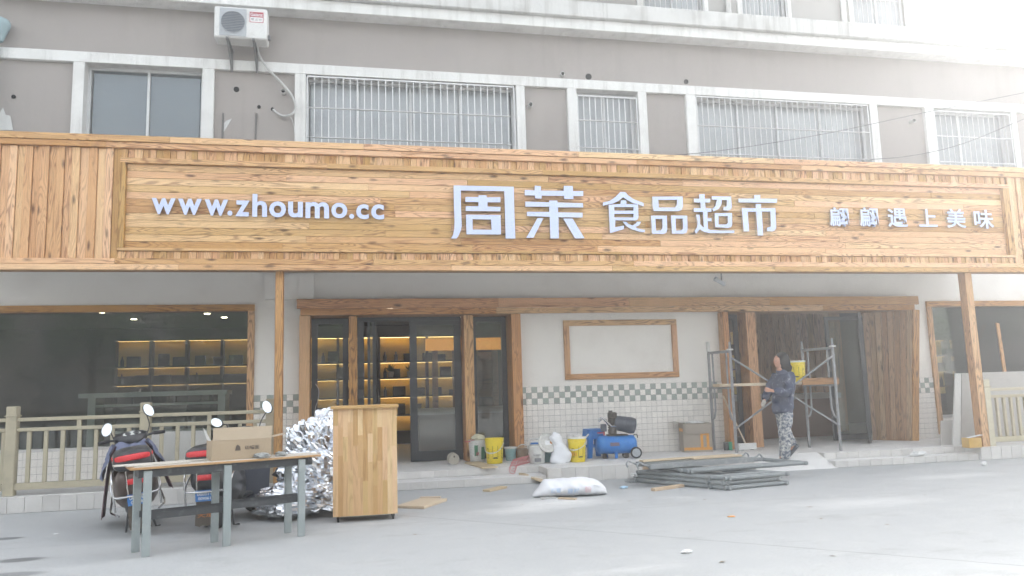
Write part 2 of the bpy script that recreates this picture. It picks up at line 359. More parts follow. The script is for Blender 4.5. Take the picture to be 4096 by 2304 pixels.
# cornice: two stepped courses and the parapet above
bx('cornice', -12, 19, 13.46, 14.2, 8.34, 8.55, M_TRIM, bld, .008)
M_PARA = streaked('weathered parapet', srgb(204, 204, 202), srgb(150, 148, 144), .65)
bx('parapet', -12, 19, 13.36, 13.62, 8.552, 8.87, M_PARA, bld, .01)
bx('terrace_slab', -12, 19, 13.621, 20, 8.552, 8.66, M_TRIM, bld)
bx('rear_wall', -12, 19, 19.85, 20.05, 3.35, 8.55, M_WALL, bld)
for x in (-12, 18.8): bx('end_wall', x, x+.2, 14.11, 19.84, 3.35, 8.55, M_WALL, bld)
# storey set back behind the parapet
Y3 = 15.2
M_UP = M('upper storey render', srgb(170, 168, 165), .85, var=.05, scale=.8)
wins3 = [(-7.5, -5.6), (-3, -1), (1.5, 3.4), (6.40, 7.87), (8.80, 9.97), (11.70, 13.16)]
xs = sorted([-12, 13.9] + [v for ab in wins3 for v in ab]); m3 = MB()
for i in range(0, len(xs), 2): m3.box(((xs[i]+xs[i+1])/2, Y3+.15, 10.2), (xs[i+1]-xs[i], .3, 3.1))
for a, b in wins3: m3.box(((a+b)/2, Y3+.15, 11.2), (b-a, .3, 1.1)); m3.box(((a+b)/2, Y3+.15, 9.0), (b-a, .3, .7))
m3.box((.95, 18.2, 10.2), (25.9, 4.9, 3.1)); m3.box((.95, 17.93, 16.2), (25.9, 5.45, 8.8)); m3.obj('upper_storey_wall', M_UP, bld, None)
M_EAVE = M('balcony slab', srgb(160, 159, 157), .8)
bx('balcony_slab', -12, 7.0, 13.9, 15.2, 10.62, 10.75, M_EAVE, bld); bx('balcony_slab', 7.0, 13.2, 14.75, 15.2, 11.0, 11.12, M_TRIM, bld)
# windows of the second storey: reveal, frame, sashes, panes, curtains; grilles with every bar
def window(x0, x1, z0, z1, y, splits, curtain, name='window', gl=None):
    fr = MB(); f = .05
    fr.box(((x0+x1)/2, y, z1-f/2), (x1-x0, .07, f)); fr.box(((x0+x1)/2, y, z0+f/2), (x1-x0, .07, f))
    for x in (x0+f/2, x1-f/2): fr.box((x, y, (z0+z1)/2), (f, .07, z1-z0-2*f-.002))
    for s in splits: fr.box((s, y+.004, (z0+z1)/2), (f*.9, .06, z1-z0-2*f-.002))
    fo = fr.obj(name, M_ALU, bld, None)
    xs = [x0+f] + list(splits) + [x1-f]
    for i in range(len(xs)-1): bx('pane', xs[i]+.024, xs[i+1]-.024, y+.008, y+.014, z0+f, z1-f, gl or M_GLASS2, fo)
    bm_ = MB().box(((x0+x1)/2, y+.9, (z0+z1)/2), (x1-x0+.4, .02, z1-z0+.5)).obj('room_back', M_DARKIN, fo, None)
    for c0, c1, amp in curtain:
        n = int((c1-c0)*60); MB().grid(lambda u, v: (c0+(c1-c0)*u, y+.10+amp*.6*math.sin(u*(c1-c0)*34)+amp*.4*math.sin(u*(c1-c0)*13+1), z0+.02+(z1-z0-.1)*v), n, 1).obj('curtain', M_CURTAIN, fo, 60)
    return fo
def grille(x0, x1, z0, z1, y, n, rails, sag=0.0):
    gr = bpy.data.objects.new('window_grille', None); link(gr, bld, Matrix.Translation(((x0+x1)/2, y, z0)))
    fr = MB()
    for z in (z1,): fr.box(((x0+x1)/2, y, z), (x1-x0, .025, .025))
    for x in (x0, x1): fr.box((x, y, (z0+z1)/2-.014), (.022, .022, z1-z0))
    fr.obj('rim', M_BARS, gr, None)
    for z in rails: MB().tube([(x0, y-.016, z+random.uniform(-.006, .006)), (x1, y-.016, z+random.uniform(-.006, .006))], .0125, 6).obj('rail', M_BARS, gr)
    bar = MB().tube([(0, 0, z0), (0, 0, z1-.012)], .0095, 6).mesh('bar', M_BARS, 40)
    for i in range(1, n):
        link(bpy.data.objects.new('bar', bar), gr, Matrix.Translation((x0+(x1-x0)*i/n+random.uniform(-.004, .004), y, 0)))
Z0 = 5.35
wb_ = window(-4.478, -2.575, Z0, ZB0, 13.98, [-3.50], [], 'window', M_GLASS3)
bx('sky_sheen', -4.43, -2.62, 14.10, 14.11, Z0+.03, ZB0-.05, M('blue grey blind', srgb(122, 132, 140), .9), wb_)  # added panel; its blue grey stands in for sky reflected in the glass
window(-.806, 3.099, Z0, ZB0, 14.02, [.12, 1.10, 2.05], [(-.75, .1, .004), (.15, 1.02, .01), (1.14, 2.0, .018), (2.1, 3.05, .018)])
window(4.314, 5.579, Z0, ZB0, 14.0, [4.94], [(4.36, 5.5, .006)])
window(6.808, 10.798, Z0, ZB0, 14.02, [6.95, 7.85, 8.75, 9.75], [(6.98, 7.8, .02), (8.8, 9.3, .02), (9.35, 9.95, .012)])
window(12.371, 14.359, Z0, ZB0, 14.02, [13.2], [(12.42, 13.15, .02), (13.9, 14.3, .02)])
grille(-.78, 3.06, Z0, ZB0-.03, YU-.03, 30, (6.62, 6.07)); grille(4.33, 5.55, Z0, ZB0-.13, YU-.03, 10, (6.62, 6.06))
grille(6.83, 10.76, Z0, ZB0-.02, YU-.03, 31, (6.62, 6.03)); grille(12.40, 14.33, Z0, ZB0-.06, YU-.03, 14, (6.62, 6.05))
for a, b in wins3[3:]:
    window(a, b, 9.35, 10.62, Y3+.12, [(a+b)/2], [((a+b)/2+.05, b-.06, .015)]); grille(a+.02, b-.02, 9.35, 10.6, Y3-.02, 11, (9.7,))
bx('window_surround', 6.25, 6.395, Y3-.05, Y3+.05, 9.2, 10.7, M_TRIM, bld); 
for a, b in wins3[3:]:
    for x in (a-.1, b): bx('window_surround', x, x+.1, Y3-.04, Y3+.05, 9.2, 10.72, M_TRIM, bld)
MB().tube([(11.42, Y3-.08, 8.6), (11.42, Y3-.08, 11.9)], .06, 10).obj('downpipe', M_TRIM, bld)
MB().tube([(8.45, Y3-.08, 8.6), (8.45, Y3-.08, 11.9)], .06, 10).obj('downpipe', M_TRIM, bld)
# ---- little things on the upper wall
M_PVC = M('grey white pvc', srgb(190, 190, 188), .5)
M_HOLE = M('dark hole', (.02, .02, .02), .9)
def stub(px, py, r=.042, out=.10, y=YU-.0):
    p = W(px, py, y); MB().lathe([(r*.82, .02), (r*.82, out), (r, out), (r, -.05)], 14, Matrix.Translation(p) @ Matrix.Rotation(rad(90), 4, 'X'), cap0=True, cap1=False).obj('vent_stub', M_PVC, bld)
    MB().lathe([(r*.8, .03), (r*.8, .035)], 14, Matrix.Translation(p) @ Matrix.Rotation(rad(90), 4, 'X')).obj('vent_mouth', M_HOLE, bld)
def hole(px, py, r=.05, y=YU):
    p = W(px, py, y); MB().lathe([(r, -.02), (r, .012), (r*.9, .012), (r*.9, .004)], 14, Matrix.Translation(p) @ Matrix.Rotation(rad(90), 4, 'X')).obj('wall_hole', M_HOLE, bld)
stub(1134, 372); stub(2246, 302); stub(2119, 425); stub(3644, 488); hole(2354, 307, .062); hole(2744, 327, .05); hole(946, 358, .05, YU+.02); hole(1036, 428, .032, YU+.02); hole(55, 387, .035, YU+.02); hole(1090, 437, .03, YU+.02)
M_STAIN = M('patched plaster', srgb(205, 206, 204), .85)
def patch(pts, y=YU+.012): 
    p = [W(a*.5439, b*.5439, y) for a, b in pts]; MB().prism([(q.x, q.z) for q in p], y, y+.02).obj('plaster_patch', M_STAIN, bld, None)
patch([(-10, 955), (95, 955), (75, 850), (40, 845), (22, 790), (-10, 840)]); patch([(1645, 970), (1665, 940), (1705, 872), (1660, 890), (1648, 905)])
M_RUST = M('dark conduit', srgb(120, 118, 116), .7)
for px, py in ((1025, 452), (892, 452)):
    a, b = W(px, py, YU), W(px-4, 562, YU); MB().tube([(a.x, YU+.01, a.z), (b.x, YU+.01, 5.6)], .018, 6).obj('conduit', M_RUST, bld)
# ---- blue rainwater hopper at the far left
M_BLUEP = M('faded blue pipe', srgb(150, 172, 178), .6)
hp = thing('rainwater_pipe', 'faded light blue rainwater pipe with hopper at the left end of the facade', 'pipe', (-5.93, 13.65, 5.3))
pa = W(5, 100, 13.6)
MB().lathe([(.06, -.28), (.10, -.16), (.14, -.06), (.16, 0), (.16, .05), (.13, .10), (.05, .14)], 14, Matrix.Translation((pa.x-.03, 13.62, pa.z))).obj('hopper', M_BLUEP, hp)
MB().tube([(pa.x-.08, 13.64, 5.3), (pa.x-.08, 13.64, pa.z-.2)], .055, 10).obj('downpipe', M_BLUEP, hp)

# ---- ground floor front: plaster, tiles, timber
ZH0, ZH1 = 2.88, 3.08
pl = MB()
def pbox(x0, x1, z0, z1, y0=YW, y1=YW+.22): pl.box(((x0+x1)/2, (y0+y1)/2, (z0+z1)/2), (x1-x0, y1-y0, z1-z0))
pbox(-9, 16, ZH0+.1, 3.60); pbox(-9, -6.6, .2, ZH0+.098); pbox(-6.6, -1.73, .2, .70); pbox(-1.73, -.75, .2, ZH0+.098); pbox(2.95, 7.02, .2, ZH0+.098); pbox(10.98, 11.76, .2, ZH0+.098); pbox(11.76, 16, .2, .66)
pl.obj('plaster_wall', M_PLASTER, bld, None)
lp = W(1255, 1150, YW-.12); bx('plaster_pier', -1.45, lp.x, YW-.13, YW-.002, 3.02+.09, 3.55, M_PLASTER, bld)
tile_n = [0]
def tiled(x0, x1, z0, z1, individual_rows=3, td=.105):
    tw = bx('tiled_wall', x0, x1, YW-.012, YW-.002, z0, z1, M_GROUT, bld); nx = max(1, round((x1-x0)/td)); dx = (x1-x0)/nx; nz = round((z1-z0)/td); dz = (z1-z0)/nz
    me = {}
    for k, mt in ((0, M_TILE), (1, M_TILEG)): me[k] = MB().box((0, 0, 0), (dx-.005, .008, dz-.005), ch=.0015).mesh('tile', mt)
    rest = MB()
    for r in range(nz):
        for c in range(nx):
            k = 1 if (r < 3 and (r+c) % 2 == 0) else 0
            p = Vector((x0+(c+.5)*dx, YW-.0155+random.uniform(-.0012, .0012), z1-(r+.5)*dz))
            if r < individual_rows: link(bpy.data.objects.new('tile', me[k]), tw, Matrix.Translation(p) @ Matrix.Rotation(random.uniform(-.008, .008), 4, 'Z')); tile_n[0] += 1
            else: rest.box(p, (dx-.005, .008, dz-.005))
    if rest.v: tag(rest.obj('tile_field', M_TILE, tw, None), None, kind='stuff')
tiled(3.005, 6.99, .222, 1.49, 7); tiled(-1.63, -.875, .222, 1.485, 3); tiled(11.06, 11.69, .222, 1.445, 3); tiled(-6.6, -1.735, .222, .69, 0); tiled(11.80, 14.5, .222, .62, 0)
# timber header over both entrances
YH = 13.46
def long_boards(name, x0, x1, z0, z1, y, t, mat, parent, lens=(2.2, 4.2), facing=(0, -1, 0)):
    x = x0
    while x < x1-.01:
        e = min(x1, x+random.uniform(*lens)); e = x1 if x1-e < .8 else e
        plank(name, (x+.0015, y-random.uniform(0, .003), (z0+z1)/2), (e-.0015, y-random.uniform(0, .003), (z0+z1)/2), z1-z0-.003, t, facing, mat, parent, .003); x = e
hd = bpy.data.objects.new('timber_header', None); link(hd, bld, Matrix.Translation((5, YH, ZH0)))
long_boards('board', -.92, 11.30, ZH0+.05, ZH1+.02, YH, .05, PINE_POST, hd); long_boards('board', -.86, 11.22, ZH0-.06, ZH0+.05, YH+.03, .05, PINE_POST, hd)
long_boards('soffit_board', -.86, 11.22, YH+.085, 14.15, 0, .03, PINE_BROWN, hd) if False else None
for k in range(3):
    y = YH+.20+k*.19; plank('soffit_board', (-.85, y, ZH0-.055), (2.99, y, ZH0-.055), .185, .03, (0, 0, -1), PINE_BROWN, hd); plank('soffit_board', (7.0, y, ZH0-.055), (11.2, y, ZH0-.055), .185, .03, (0, 0, -1), PINE_BROWN, hd)
def timber_post(name, x0, x1, y0, y1, z0, z1, mat=None, lean=0.0):
    """boxed-in timber: a front board and two side boards"""
    mat = mat or PINE_POST; p = bpy.data.objects.new(name, None); link(p, bld, Matrix.Translation(((x0+x1)/2, y0, z0)))
    xm = (x0+x1)/2
    plank('board', (xm+lean, y0, z0), (xm, y0, z1), x1-x0, .025, (0, -1, 0), mat, p)
    for x, s in ((x0, -1), (x1, 1)): plank('board', (x-s*.001+lean, (y0+y1)/2+.014, z0), (x-s*.001, (y0+y1)/2+.014, z1), y1-y0-.028, .024, (s, 0, 0), mat, p)
ZT = ZH0-.065
timber_post('timber_jamb', -.873, -.70, YH+.03, 14.05, ZL, ZT); timber_post('timber_pillar', -.046, .095, YH+.18, 14.05, ZL, ZT); timber_post('timber_pillar', 1.98, 2.15, YH+.18, 14.05, ZL, ZT); timber_post('timber_jamb', 2.83, 3.003, YH+.06, 14.05, ZL, ZT)
timber_post('timber_jamb', 6.994, 7.10, YH+.06, 14.05, ZL, ZT, lean=-.02); timber_post('timber_pillar', 7.535, 7.735, YH+.18, 14.05, ZL, ZT)
# right reveal of the right entrance: planks running back into the opening, and its front jamb
rv = bpy.data.objects.new('plank_reveal', None); link(rv, bld, Matrix.Translation((10.9, 13.7, ZL)))
A, B = Vector((11.10, 13.42, 0)), Vector((10.42, 14.05, 0)); nrm = Vector((-(B-A).y, (B-A).x, 0)).normalized(); nrm = nrm if nrm.x < 0 else -nrm
N = 8
for i in range(N):
    q = A.lerp(B, (i+.5)/N); dd = (B-A).length/N; pr = .012 if i % 2 else 0
    sh = -.30+.26*(i+.5)/N; plank('plank', q+nrm*pr+Vector((sh, 0, ZL)), q+nrm*pr+Vector((0, 0, ZT)), dd-.003-.02, .03, nrm, PINE_BROWN, rv)
timber_post('timber_jamb', 11.105, 11.25, 13.40, 13.74, ZL, ZT, lean=-.30)
MB().add([(11.09, 13.46, ZT), (10.41, 14.09, ZT), (10.37, 14.09, ZL), (10.79, 13.46, ZL)], [(0, 1, 2, 3)]).obj('reveal_backing', PINE_BROWN, rv, None)
# picture frame on the white wall (empty)
fb = bpy.data.objects.new('notice_frame', None); link(fb, bld, Matrix.Translation((4.98, 13.7, 1.6)))
a, b, c, d = 3.86, 6.11, 1.60, 2.705; fw = .105
plank('board', (a, YW-.045, d-fw/2), (b, YW-.045, d-fw/2), fw, .045, (0, -1, 0), PINE_POST, fb); plank('board', (a, YW-.045, c+fw/2), (b, YW-.045, c+fw/2), fw, .045, (0, -1, 0), PINE_POST, fb)
for x in (a+fw/2, b-fw/2): plank('board', (x, YW-.047, c+fw+.001), (x, YW-.047, d-fw-.001), fw, .045, (0, -1, 0), PINE_POST, fb)
# shop windows with timber surrounds
def shop_window(x0, x1, z0, z1, fw=.11, left=True, right=True, sill=True):
    f = bpy.data.objects.new('shop_window', None); link(f, bld, Matrix.Translation(((x0+x1)/2, YW, z0)))
    plank('frame_board', (x0, YW-.05, z1-fw/2), (x1, YW-.05, z1-fw/2), fw, .05, (0, -1, 0), PINE_POST, f)
    plank('frame_board', (x0+.01, YW+.04, z1-fw-.001), (x1-.01, YW+.04, z1-fw-.001), .16, .02, (0, 0, -1), PINE_BROWN, f)
    if left: plank('frame_board', (x0+fw/2, YW-.052, .3 if sill else z0), (x0+fw/2, YW-.052, z1-fw-.001), fw, .05, (0, -1, 0), PINE_POST, f)
    if right: plank('frame_board', (x1-fw/2, YW-.052, z0), (x1-fw/2, YW-.052, z1-fw-.001), fw, .05, (0, -1, 0), PINE_POST, f)
    bx('pane', x0+fw*.5, x1-fw*.5, YW+.10, YW+.108, z0+.0, z1-fw*.5, M_GLASS, f)
    bx('sill', x0+fw, x1-fw, YW-.03, YW+.16, z0-.03, z0+.012, M_STEP, f)
shop_window(-6.6, -1.63, .72, 3.04, left=False, right=True); shop_window(11.69, 15.0, .66, 3.02, right=False)
# glazed doors, charcoal frames
def leaf(name, x0, x1, z0, z1, y, fw=.09, parent=None, M4=None, bottom=.18):
    f = MB(); 
    f.box(((x0+x1)/2, y, z1-fw/2), (x1-x0, .05, fw)); f.box(((x0+x1)/2, y, z0+bottom/2), (x1-x0, .05, bottom))
    for x in (x0+fw/2, x1-fw/2): f.box((x, y, (z0+bottom+z1-fw)/2), (fw, .05, z1-z0-fw-bottom-.002))
    if M4: f.v = [tuple(M4 @ Vector(v)) for v in f.v]
    o = f.obj(name, M_BLACKF, parent or bld, None)
    gm = MB().box(((x0+x1)/2, y, (z0+bottom+z1-fw)/2), (x1-x0-2*fw, .008, z1-z0-fw-bottom))
    if M4: gm.v = [tuple(M4 @ Vector(v)) for v in gm.v]
    gm.obj('pane', M_GLASS, o, None); return o
YD = 14.0; zt = ZT-.01
leaf('sidelight', -.69, -.055, ZL+.01, zt, YD, .1); leaf('sidelight', 2.16, 2.82, ZL+.01, zt, YD, .09); leaf('sliding_door', 1.03, 1.97, ZL+.012, zt, YD+.02, .13); leaf('sliding_door', .28, .42, ZL+.012, zt, YD+.08, .05)
bx('door_head', .1, 1.97, YD-.03, YD+.12, zt-.06, zt+.012, M_BLACKF, bld)
bx('door_post', .1, .22, YD-.03, YD+.05, ZL, zt-.062, M_BLACKF, bld)
leaf('sidelight', 7.11, 7.53, ZL+.01, zt, YD, .09); bx('door_post', 7.74, 7.90, YD-.03, YD+.05, ZL, zt, M_BLACKF, bld)
leaf('swing_door', 0, 1.05, ZL+.02, zt-.05, 0, .09, None, Matrix.Translation((10.35, 14.02, 0)) @ Matrix.Rotation(rad(180+52), 4, 'Z'), .12)
leaf('swing_door', 0, .8, ZL+.02, zt-.05, 0, .07, None, Matrix.Translation((10.37, 14.05, 0)) @ Matrix.Rotation(rad(180-6), 4, 'Z'), .12)
# ---- interior
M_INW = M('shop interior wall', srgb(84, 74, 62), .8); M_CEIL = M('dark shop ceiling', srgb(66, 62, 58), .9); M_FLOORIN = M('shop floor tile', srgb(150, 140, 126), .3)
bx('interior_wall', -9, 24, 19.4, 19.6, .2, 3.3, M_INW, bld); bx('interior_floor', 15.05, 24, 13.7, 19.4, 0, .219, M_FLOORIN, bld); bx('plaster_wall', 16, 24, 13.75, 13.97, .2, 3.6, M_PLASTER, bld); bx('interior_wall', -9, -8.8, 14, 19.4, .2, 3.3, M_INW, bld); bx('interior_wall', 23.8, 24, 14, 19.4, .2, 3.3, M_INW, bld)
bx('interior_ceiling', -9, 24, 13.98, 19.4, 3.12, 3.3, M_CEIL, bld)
bx('interior_wall', 4.2, 6.2, 15.6, 15.7, .22, 3.12, PINE_BROWN, bld); pw = bx('interior_wall', 8.9, 11.6, 16.5, 16.6, .22, 3.12, M_CEIL, bld)
for k in range(18): plank('plank', (8.97+k*.15, 16.49, .22), (8.97+k*.15, 16.49, 3.11), .146, .02, (0, -1, 0), PINE_BROWN, pw)
M_LAMP = emit('warm downlight', (1, .86, .62), 6)
for x, y in ((-3.0, 15.2), (-2.8, 16.0), (-2.6, 16.8), (-.9, 15.2), (-.8, 16.0), (-.7, 16.8), (.75, 15.2), (.9, 16.8), (-4.6, 15.6), (-4.4, 17), (2.4, 17.2), (8.6, 15), (12.5, 15.2), (13.6, 16.4)):
    MB().lathe([(.055, 3.108), (.055, 3.119)], 14, Matrix.Translation((x, y, 0))).obj('ceiling_lamp', M_LAMP, bld)
# the awning ceiling
M_VENT = M('dark vent', srgb(60, 58, 56), .6)
so = MB(); so.box((3.0, 12.75, 3.66), (18.6, 2.0, .06)); so.obj('awning_ceiling', M_SOFFIT, bld, None)
# ================================================================== timber fascia with the sign
fas = thing('timber_fascia', 'long pine-clad shop sign board running along the whole awning', 'sign board', (3.4, YF, 3.3))
X0, X1 = -6.2, 13.4
core = bx('core', X0, X1, YF+.075, YF+.30, 3.32, 5.24, PINE_BROWN, fas)
long_boards('cap_board', X0, X1, 5.175, 5.27, YF-.035, .11, PINE, fas, (2.5, 4.5)); long_boards('cornice_board', X0, X1, 5.09, 5.173, YF-.015, .09, PINE, fas, (2, 4))
long_boards('base_board', X0, X1, 3.388, 3.472, YF-.012, .085, PINE, fas, (2.5, 4.5)); long_boards('base_board', X0, X1, 3.305, 3.386, YF-.02, .095, PINE, fas, (2.5, 4.5))
long_boards('under_board', X0, X1, YF+.0, YF+.10, 0, .02, PINE, fas) if False else None
x = X0
while x < X1: 
    e = min(X1, x+3.1); plank('under_board', (x, YF+.135, 3.312), (e-.002, YF+.135, 3.312), .17, .02, (0, 0, -1), PINE_BROWN, fas); x = e
# vertical slats of the left and right ends
x = X0; i = 0
while x < -3.30:
    wd = random.choice((.095, .105, .115)); pr = .0 if i % 2 else .026
    plank('slat', (x+wd/2, YF+.05-pr, 3.475), (x+wd/2, YF+.05-pr, 5.088), wd-.003, .03, (0, -1, 0), PINE, fas, .004); x += wd; i += 1
XL, XR = x, 11.88
x = XR+.001; i = 0
while x < X1-.05:
    wd = .10; pr = .0 if i % 2 else .026
    plank('slat', (x+wd/2, YF+.05-pr, 3.475), (x+wd/2, YF+.05-pr, 5.088), wd-.003, .03, (0, -1, 0), PINE, fas, .004); x += wd; i += 1
# short slats above and below the panel
for nm, z0, z1 in (('top_slat', 4.952, 5.088), ('bottom_slat', 3.474, 3.582)):
    x = XL; i = 0
    while x < XR-.04:
        wd = min(XR-x, random.uniform(.075, .115)); pr = .0 if i % 2 else .013
        plank(nm, (x+wd/2, YF+.05-pr+random.uniform(0, .004), z0), (x+wd/2, YF+.05-pr, z1), wd-.003, .03, (0, -1, 0), PINE, fas, .003); x += wd; i += 1
# frame round the panel
long_boards('frame_board', XL, XR, 4.875, 4.95, YF-.0, .08, PINE, fas, (2.5, 4)); long_boards('frame_board', XL, XR, 3.584, 3.625, YF-.0, .08, PINE, fas, (2.5, 4))
plank('frame_board', (XL+.04, YF-.003, 3.627), (XL+.04, YF-.003, 4.873), .08, .08, (0, -1, 0), PINE, fas); plank('frame_board', (XR-.065, YF-.003, 3.627), (XR-.065, YF-.003, 4.873), .13, .08, (0, -1, 0), PINE, fas)
# horizontal boards of the panel
zs = [3.627+(4.873-3.627)*k/12 for k in range(13)]; YP = YF+.07
for k in range(12): long_boards('panel_board', XL+.082, XR-.132, zs[k]+.001, zs[k+1]-.001, YP-random.uniform(0, .004), .025, PINE, fas, (1.6, 4.2))
# two timber posts under the awning
for nm, px, top, base, lab in (('timber_post', (1101, 1133), -.975, None, 'square pine post under the awning left of the cabinet'), ('timber_post', (3862, 3890), 10.50, None, 'square pine post under the awning at the right, scarred and knotty')):
    xa = W(px[0], 1110, 11.70).x; xb = W(px[1], 1110, 11.70).x
    xm = (xa+xb)/2; hw = (xb-xa)/2; fx = 0.02 if px[0] > 3000 else 0
    t_ = thing(nm, lab, 'post', (xm+fx, 11.8, ZL))
    plank('board', (xm+fx, 11.72, ZL), (xm, 11.72, 3.64), 2*hw, .02, (0, -1, 0), PINE_POST, t_)
    for s in (-1, 1): plank('board', (xm+s*hw+fx, 11.80, ZL), (xm+s*hw, 11.80, 3.64), .16, .02, (s, 0, 0), PINE_POST, t_)
    plank('board', (xm+fx, 11.88, ZL), (xm, 11.88, 3.64), 2*hw, .02, (0, 1, 0), PINE_POST, t_)
# trim boards, vent and notch on the awning ceiling
M_ALUD = M('aluminium strip', srgb(170, 170, 170), .4, .3)
bx('ceiling_strip', -6, -1.1, 12.0, 12.22, 3.58, 3.628, M_SOFFIT, bld); bx('ceiling_strip', -.6, 3.1, 12.0, 12.25, 3.58, 3.628, M_SOFFIT, bld)
vent = MB().box((10.35, 12.6, 3.618), (1.0, .5, .02)).obj('ceiling_vent', M_VENT, bld, None); MB().box((-.55, 12.6, 3.618), (.6, .4, .02)).obj('ceiling_vent', M_VENT, bld, None)

# ---- raised letters
def letter_mat():
    return [M('letter face', srgb(200, 210, 242), .35, var=.02), M('letter edge steel', srgb(225, 228, 232), .18, .85, var=.05)]
LM = letter_mat(); YLF = YP-.085
# lit-from-daylight acrylic faces: slightly bluish white
def extrude_curve(name, splines, depth, y, label, cat='letter', group=None):
    cu = bpy.data.curves.new(name, 'CURVE'); cu.dimensions = '2D'; cu.fill_mode = 'BOTH'; cu.extrude = depth/2; cu.bevel_depth = 0
    for pts in splines:
        sp = cu.splines.new('POLY'); sp.points.add(len(pts)-1); sp.use_cyclic_u = True
        for i, (a, b) in enumerate(pts): sp.points[i].co = (a, b, 0, 1)
    tmp = bpy.data.objects.new(name, cu); me = bpy.data.meshes.new_from_object(tmp); bpy.data.objects.remove(tmp); bpy.data.curves.remove(cu)
    return finish_letter(name, me, y, depth, label, cat, group)
def finish_letter(name, me, y, depth, label, cat, group):
    """me lies in its own xy plane, extruded along z; stand it up facing the street at depth y"""
    me.transform(Matrix(((1, 0, 0, 0), (0, 0, -1, 0), (0, 1, 0, 0), (0, 0, 0, 1))))
    xs_ = [v.co.x for v in me.vertices]; zs_ = [v.co.z for v in me.vertices]; c = Vector(((min(xs_)+max(xs_))/2, y+depth/2, min(zs_)))
    me.transform(Matrix.Translation((-c.x, 0, -c.z))); me.name = name
    me.materials.clear(); [me.materials.append(m) for m in LM]
    for p in me.polygons: p.material_index = 0 if abs(p.normal.y) > .7 else 1; p.use_smooth = False
    o = bpy.data.objects.new(name, me); link(o, None, Matrix.Translation(c)); return tag(o, label, cat, group)
def px2(pts, sc_, ox, oy, y): 
    out = []
    for a, b in pts: p = W(ox+a*sc_, oy+b*sc_, y); out.append((p.x, p.z))
    return out
S1 = (600/2576, 1780, 720); S2 = (760/2576, 2380, 740)
glyphs = [
 ('large white character framed like an open gate, first of the two biggest', S1, [
  [(148,92),(1180,115),(1190,500),(1208,1005),(1042,1003),(1030,500),(1018,190),(270,180),(275,500),(288,790),(270,870),(235,950),(200,1003),(102,1003),(140,940),(160,840),(165,700),(155,450)],
  [(350,290),(575,293),(575,262),(715,262),(715,297),(952,295),(952,382),(730,382),(730,455),(955,462),(950,537),(355,530),(355,450),(575,450),(575,378),(350,375)],
  [(360,595),(955,602),(962,935),(370,932)], [(472,672),(792,678),(802,855),(475,850)]]),
 ('large white character with grass-shaped top bar, second of the two biggest', S1, [
  [(1370,170),(1540,180),(1540,97),(1648,105),(1648,182),(2040,186),(2040,100),(2195,103),(2197,190),(2375,188),(2372,275),(2205,275),(2205,325),(2048,325),(2045,270),(1660,268),(1657,318),(1550,315),(1545,265),(1372,262)],
  [(1378,370),(1790,382),(1790,350),(1928,352),(1930,385),(2368,398),(2375,470),(1940,468),(1942,555),(2362,562),(2362,643),(1948,638),(1955,1003),(1812,1003),(1800,632),(1410,618),(1408,545),(1792,548),(1790,457),(1380,457)],
  [(1590,655),(1688,658),(1520,990),(1395,993)], [(2032,662),(2192,662),(2395,1000),(2235,1003)]]),
 ('white character with a roof-like peak, third of the shop name', S2, [
  [(345,92),(410,95),(450,140),(520,190),(660,245),(660,290),(590,262),(525,250),(440,205),(380,165),(320,215),(240,252),(180,262),(108,282),(108,238),(200,215),(280,160)],
  [(185,268),(345,258),(350,208),(425,208),(425,258),(585,264),(590,440),(575,470),(540,480),(275,478),(272,572),(395,550),(390,598),(205,652),(195,480)],
  [(262,300),(522,300),(522,348),(262,348)], [(262,390),(522,390),(522,440),(262,440)],
  [(375,497),(425,500),(455,530),(510,548),(560,515),(570,497),(625,498),(600,545),(545,572),(600,595),(678,610),(672,640),(600,632),(500,600),(430,560),(395,520)]]),
 ('white character of three open boxes on the timber sign', S2, [
  [(778,157),(1188,155),(1192,290),(1175,335),(1130,355),(795,352),(782,280)], [(858,200),(1112,200),(1110,270),(1085,305),(865,305)],
  [(760,415),(975,415),(980,600),(970,640),(935,662),(775,660)], [(820,458),(915,458),(915,580),(895,615),(825,618)],
  [(1030,412),(1250,415),(1255,600),(1240,645),(1200,660),(1045,658)], [(1092,455),(1190,455),(1195,590),(1170,615),(1098,618)]]),
 ('white many-stroked character with a long sweeping foot, next to last of the shop name', S2, [
  [(1342,185),(1415,187),(1412,125),(1485,123),(1490,185),(1562,187),(1560,235),(1492,237),(1500,315),(1580,318),(1578,362),(1525,365),(1525,450),(1582,450),(1578,492),(1527,492),(1532,590),(1560,610),(1700,618),(1890,617),(1888,648),(1700,652),(1550,650),(1480,635),(1420,600),(1370,660),(1352,625),(1385,570),(1392,500),(1370,402),(1420,402),(1425,530),(1475,580),(1465,365),(1340,362),(1340,312),(1435,315),(1430,237),(1345,233)],
  [(1583,152),(1845,155),(1855,300),(1840,330),(1800,345),(1742,343),(1742,300),(1785,290),(1790,205),(1720,203),(1715,260),(1680,320),(1605,360),(1590,325),(1630,290),(1655,200),(1585,197)],
  [(1622,382),(1858,378),(1860,540),(1845,572),(1810,580),(1630,570)], [(1675,420),(1800,420),(1803,510),(1780,535),(1675,535)]]),
 ('white character with a long centre stroke, last of the shop name', S2, [
  [(1945,185),(2160,185),(2158,135),(2240,135),(2242,185),(2470,187),(2465,240),(1948,235)],
  [(1990,312),(2180,315),(2178,258),(2250,258),(2252,315),(2445,312),(2458,580),(2440,615),(2400,628),(2335,625),(2332,578),(2385,565),(2378,360),(2262,360),(2280,683),(2208,685),(2185,362),(2070,362),(2090,628),(2018,628)]]),
]
for lab, (s_, ox, oy), sp in glyphs:
    extrude_curve('sign_character', [px2(p, s_, ox, oy, YLF) for p in sp], .07, YLF, lab, 'sign letter', 'raised letters of the shop name')
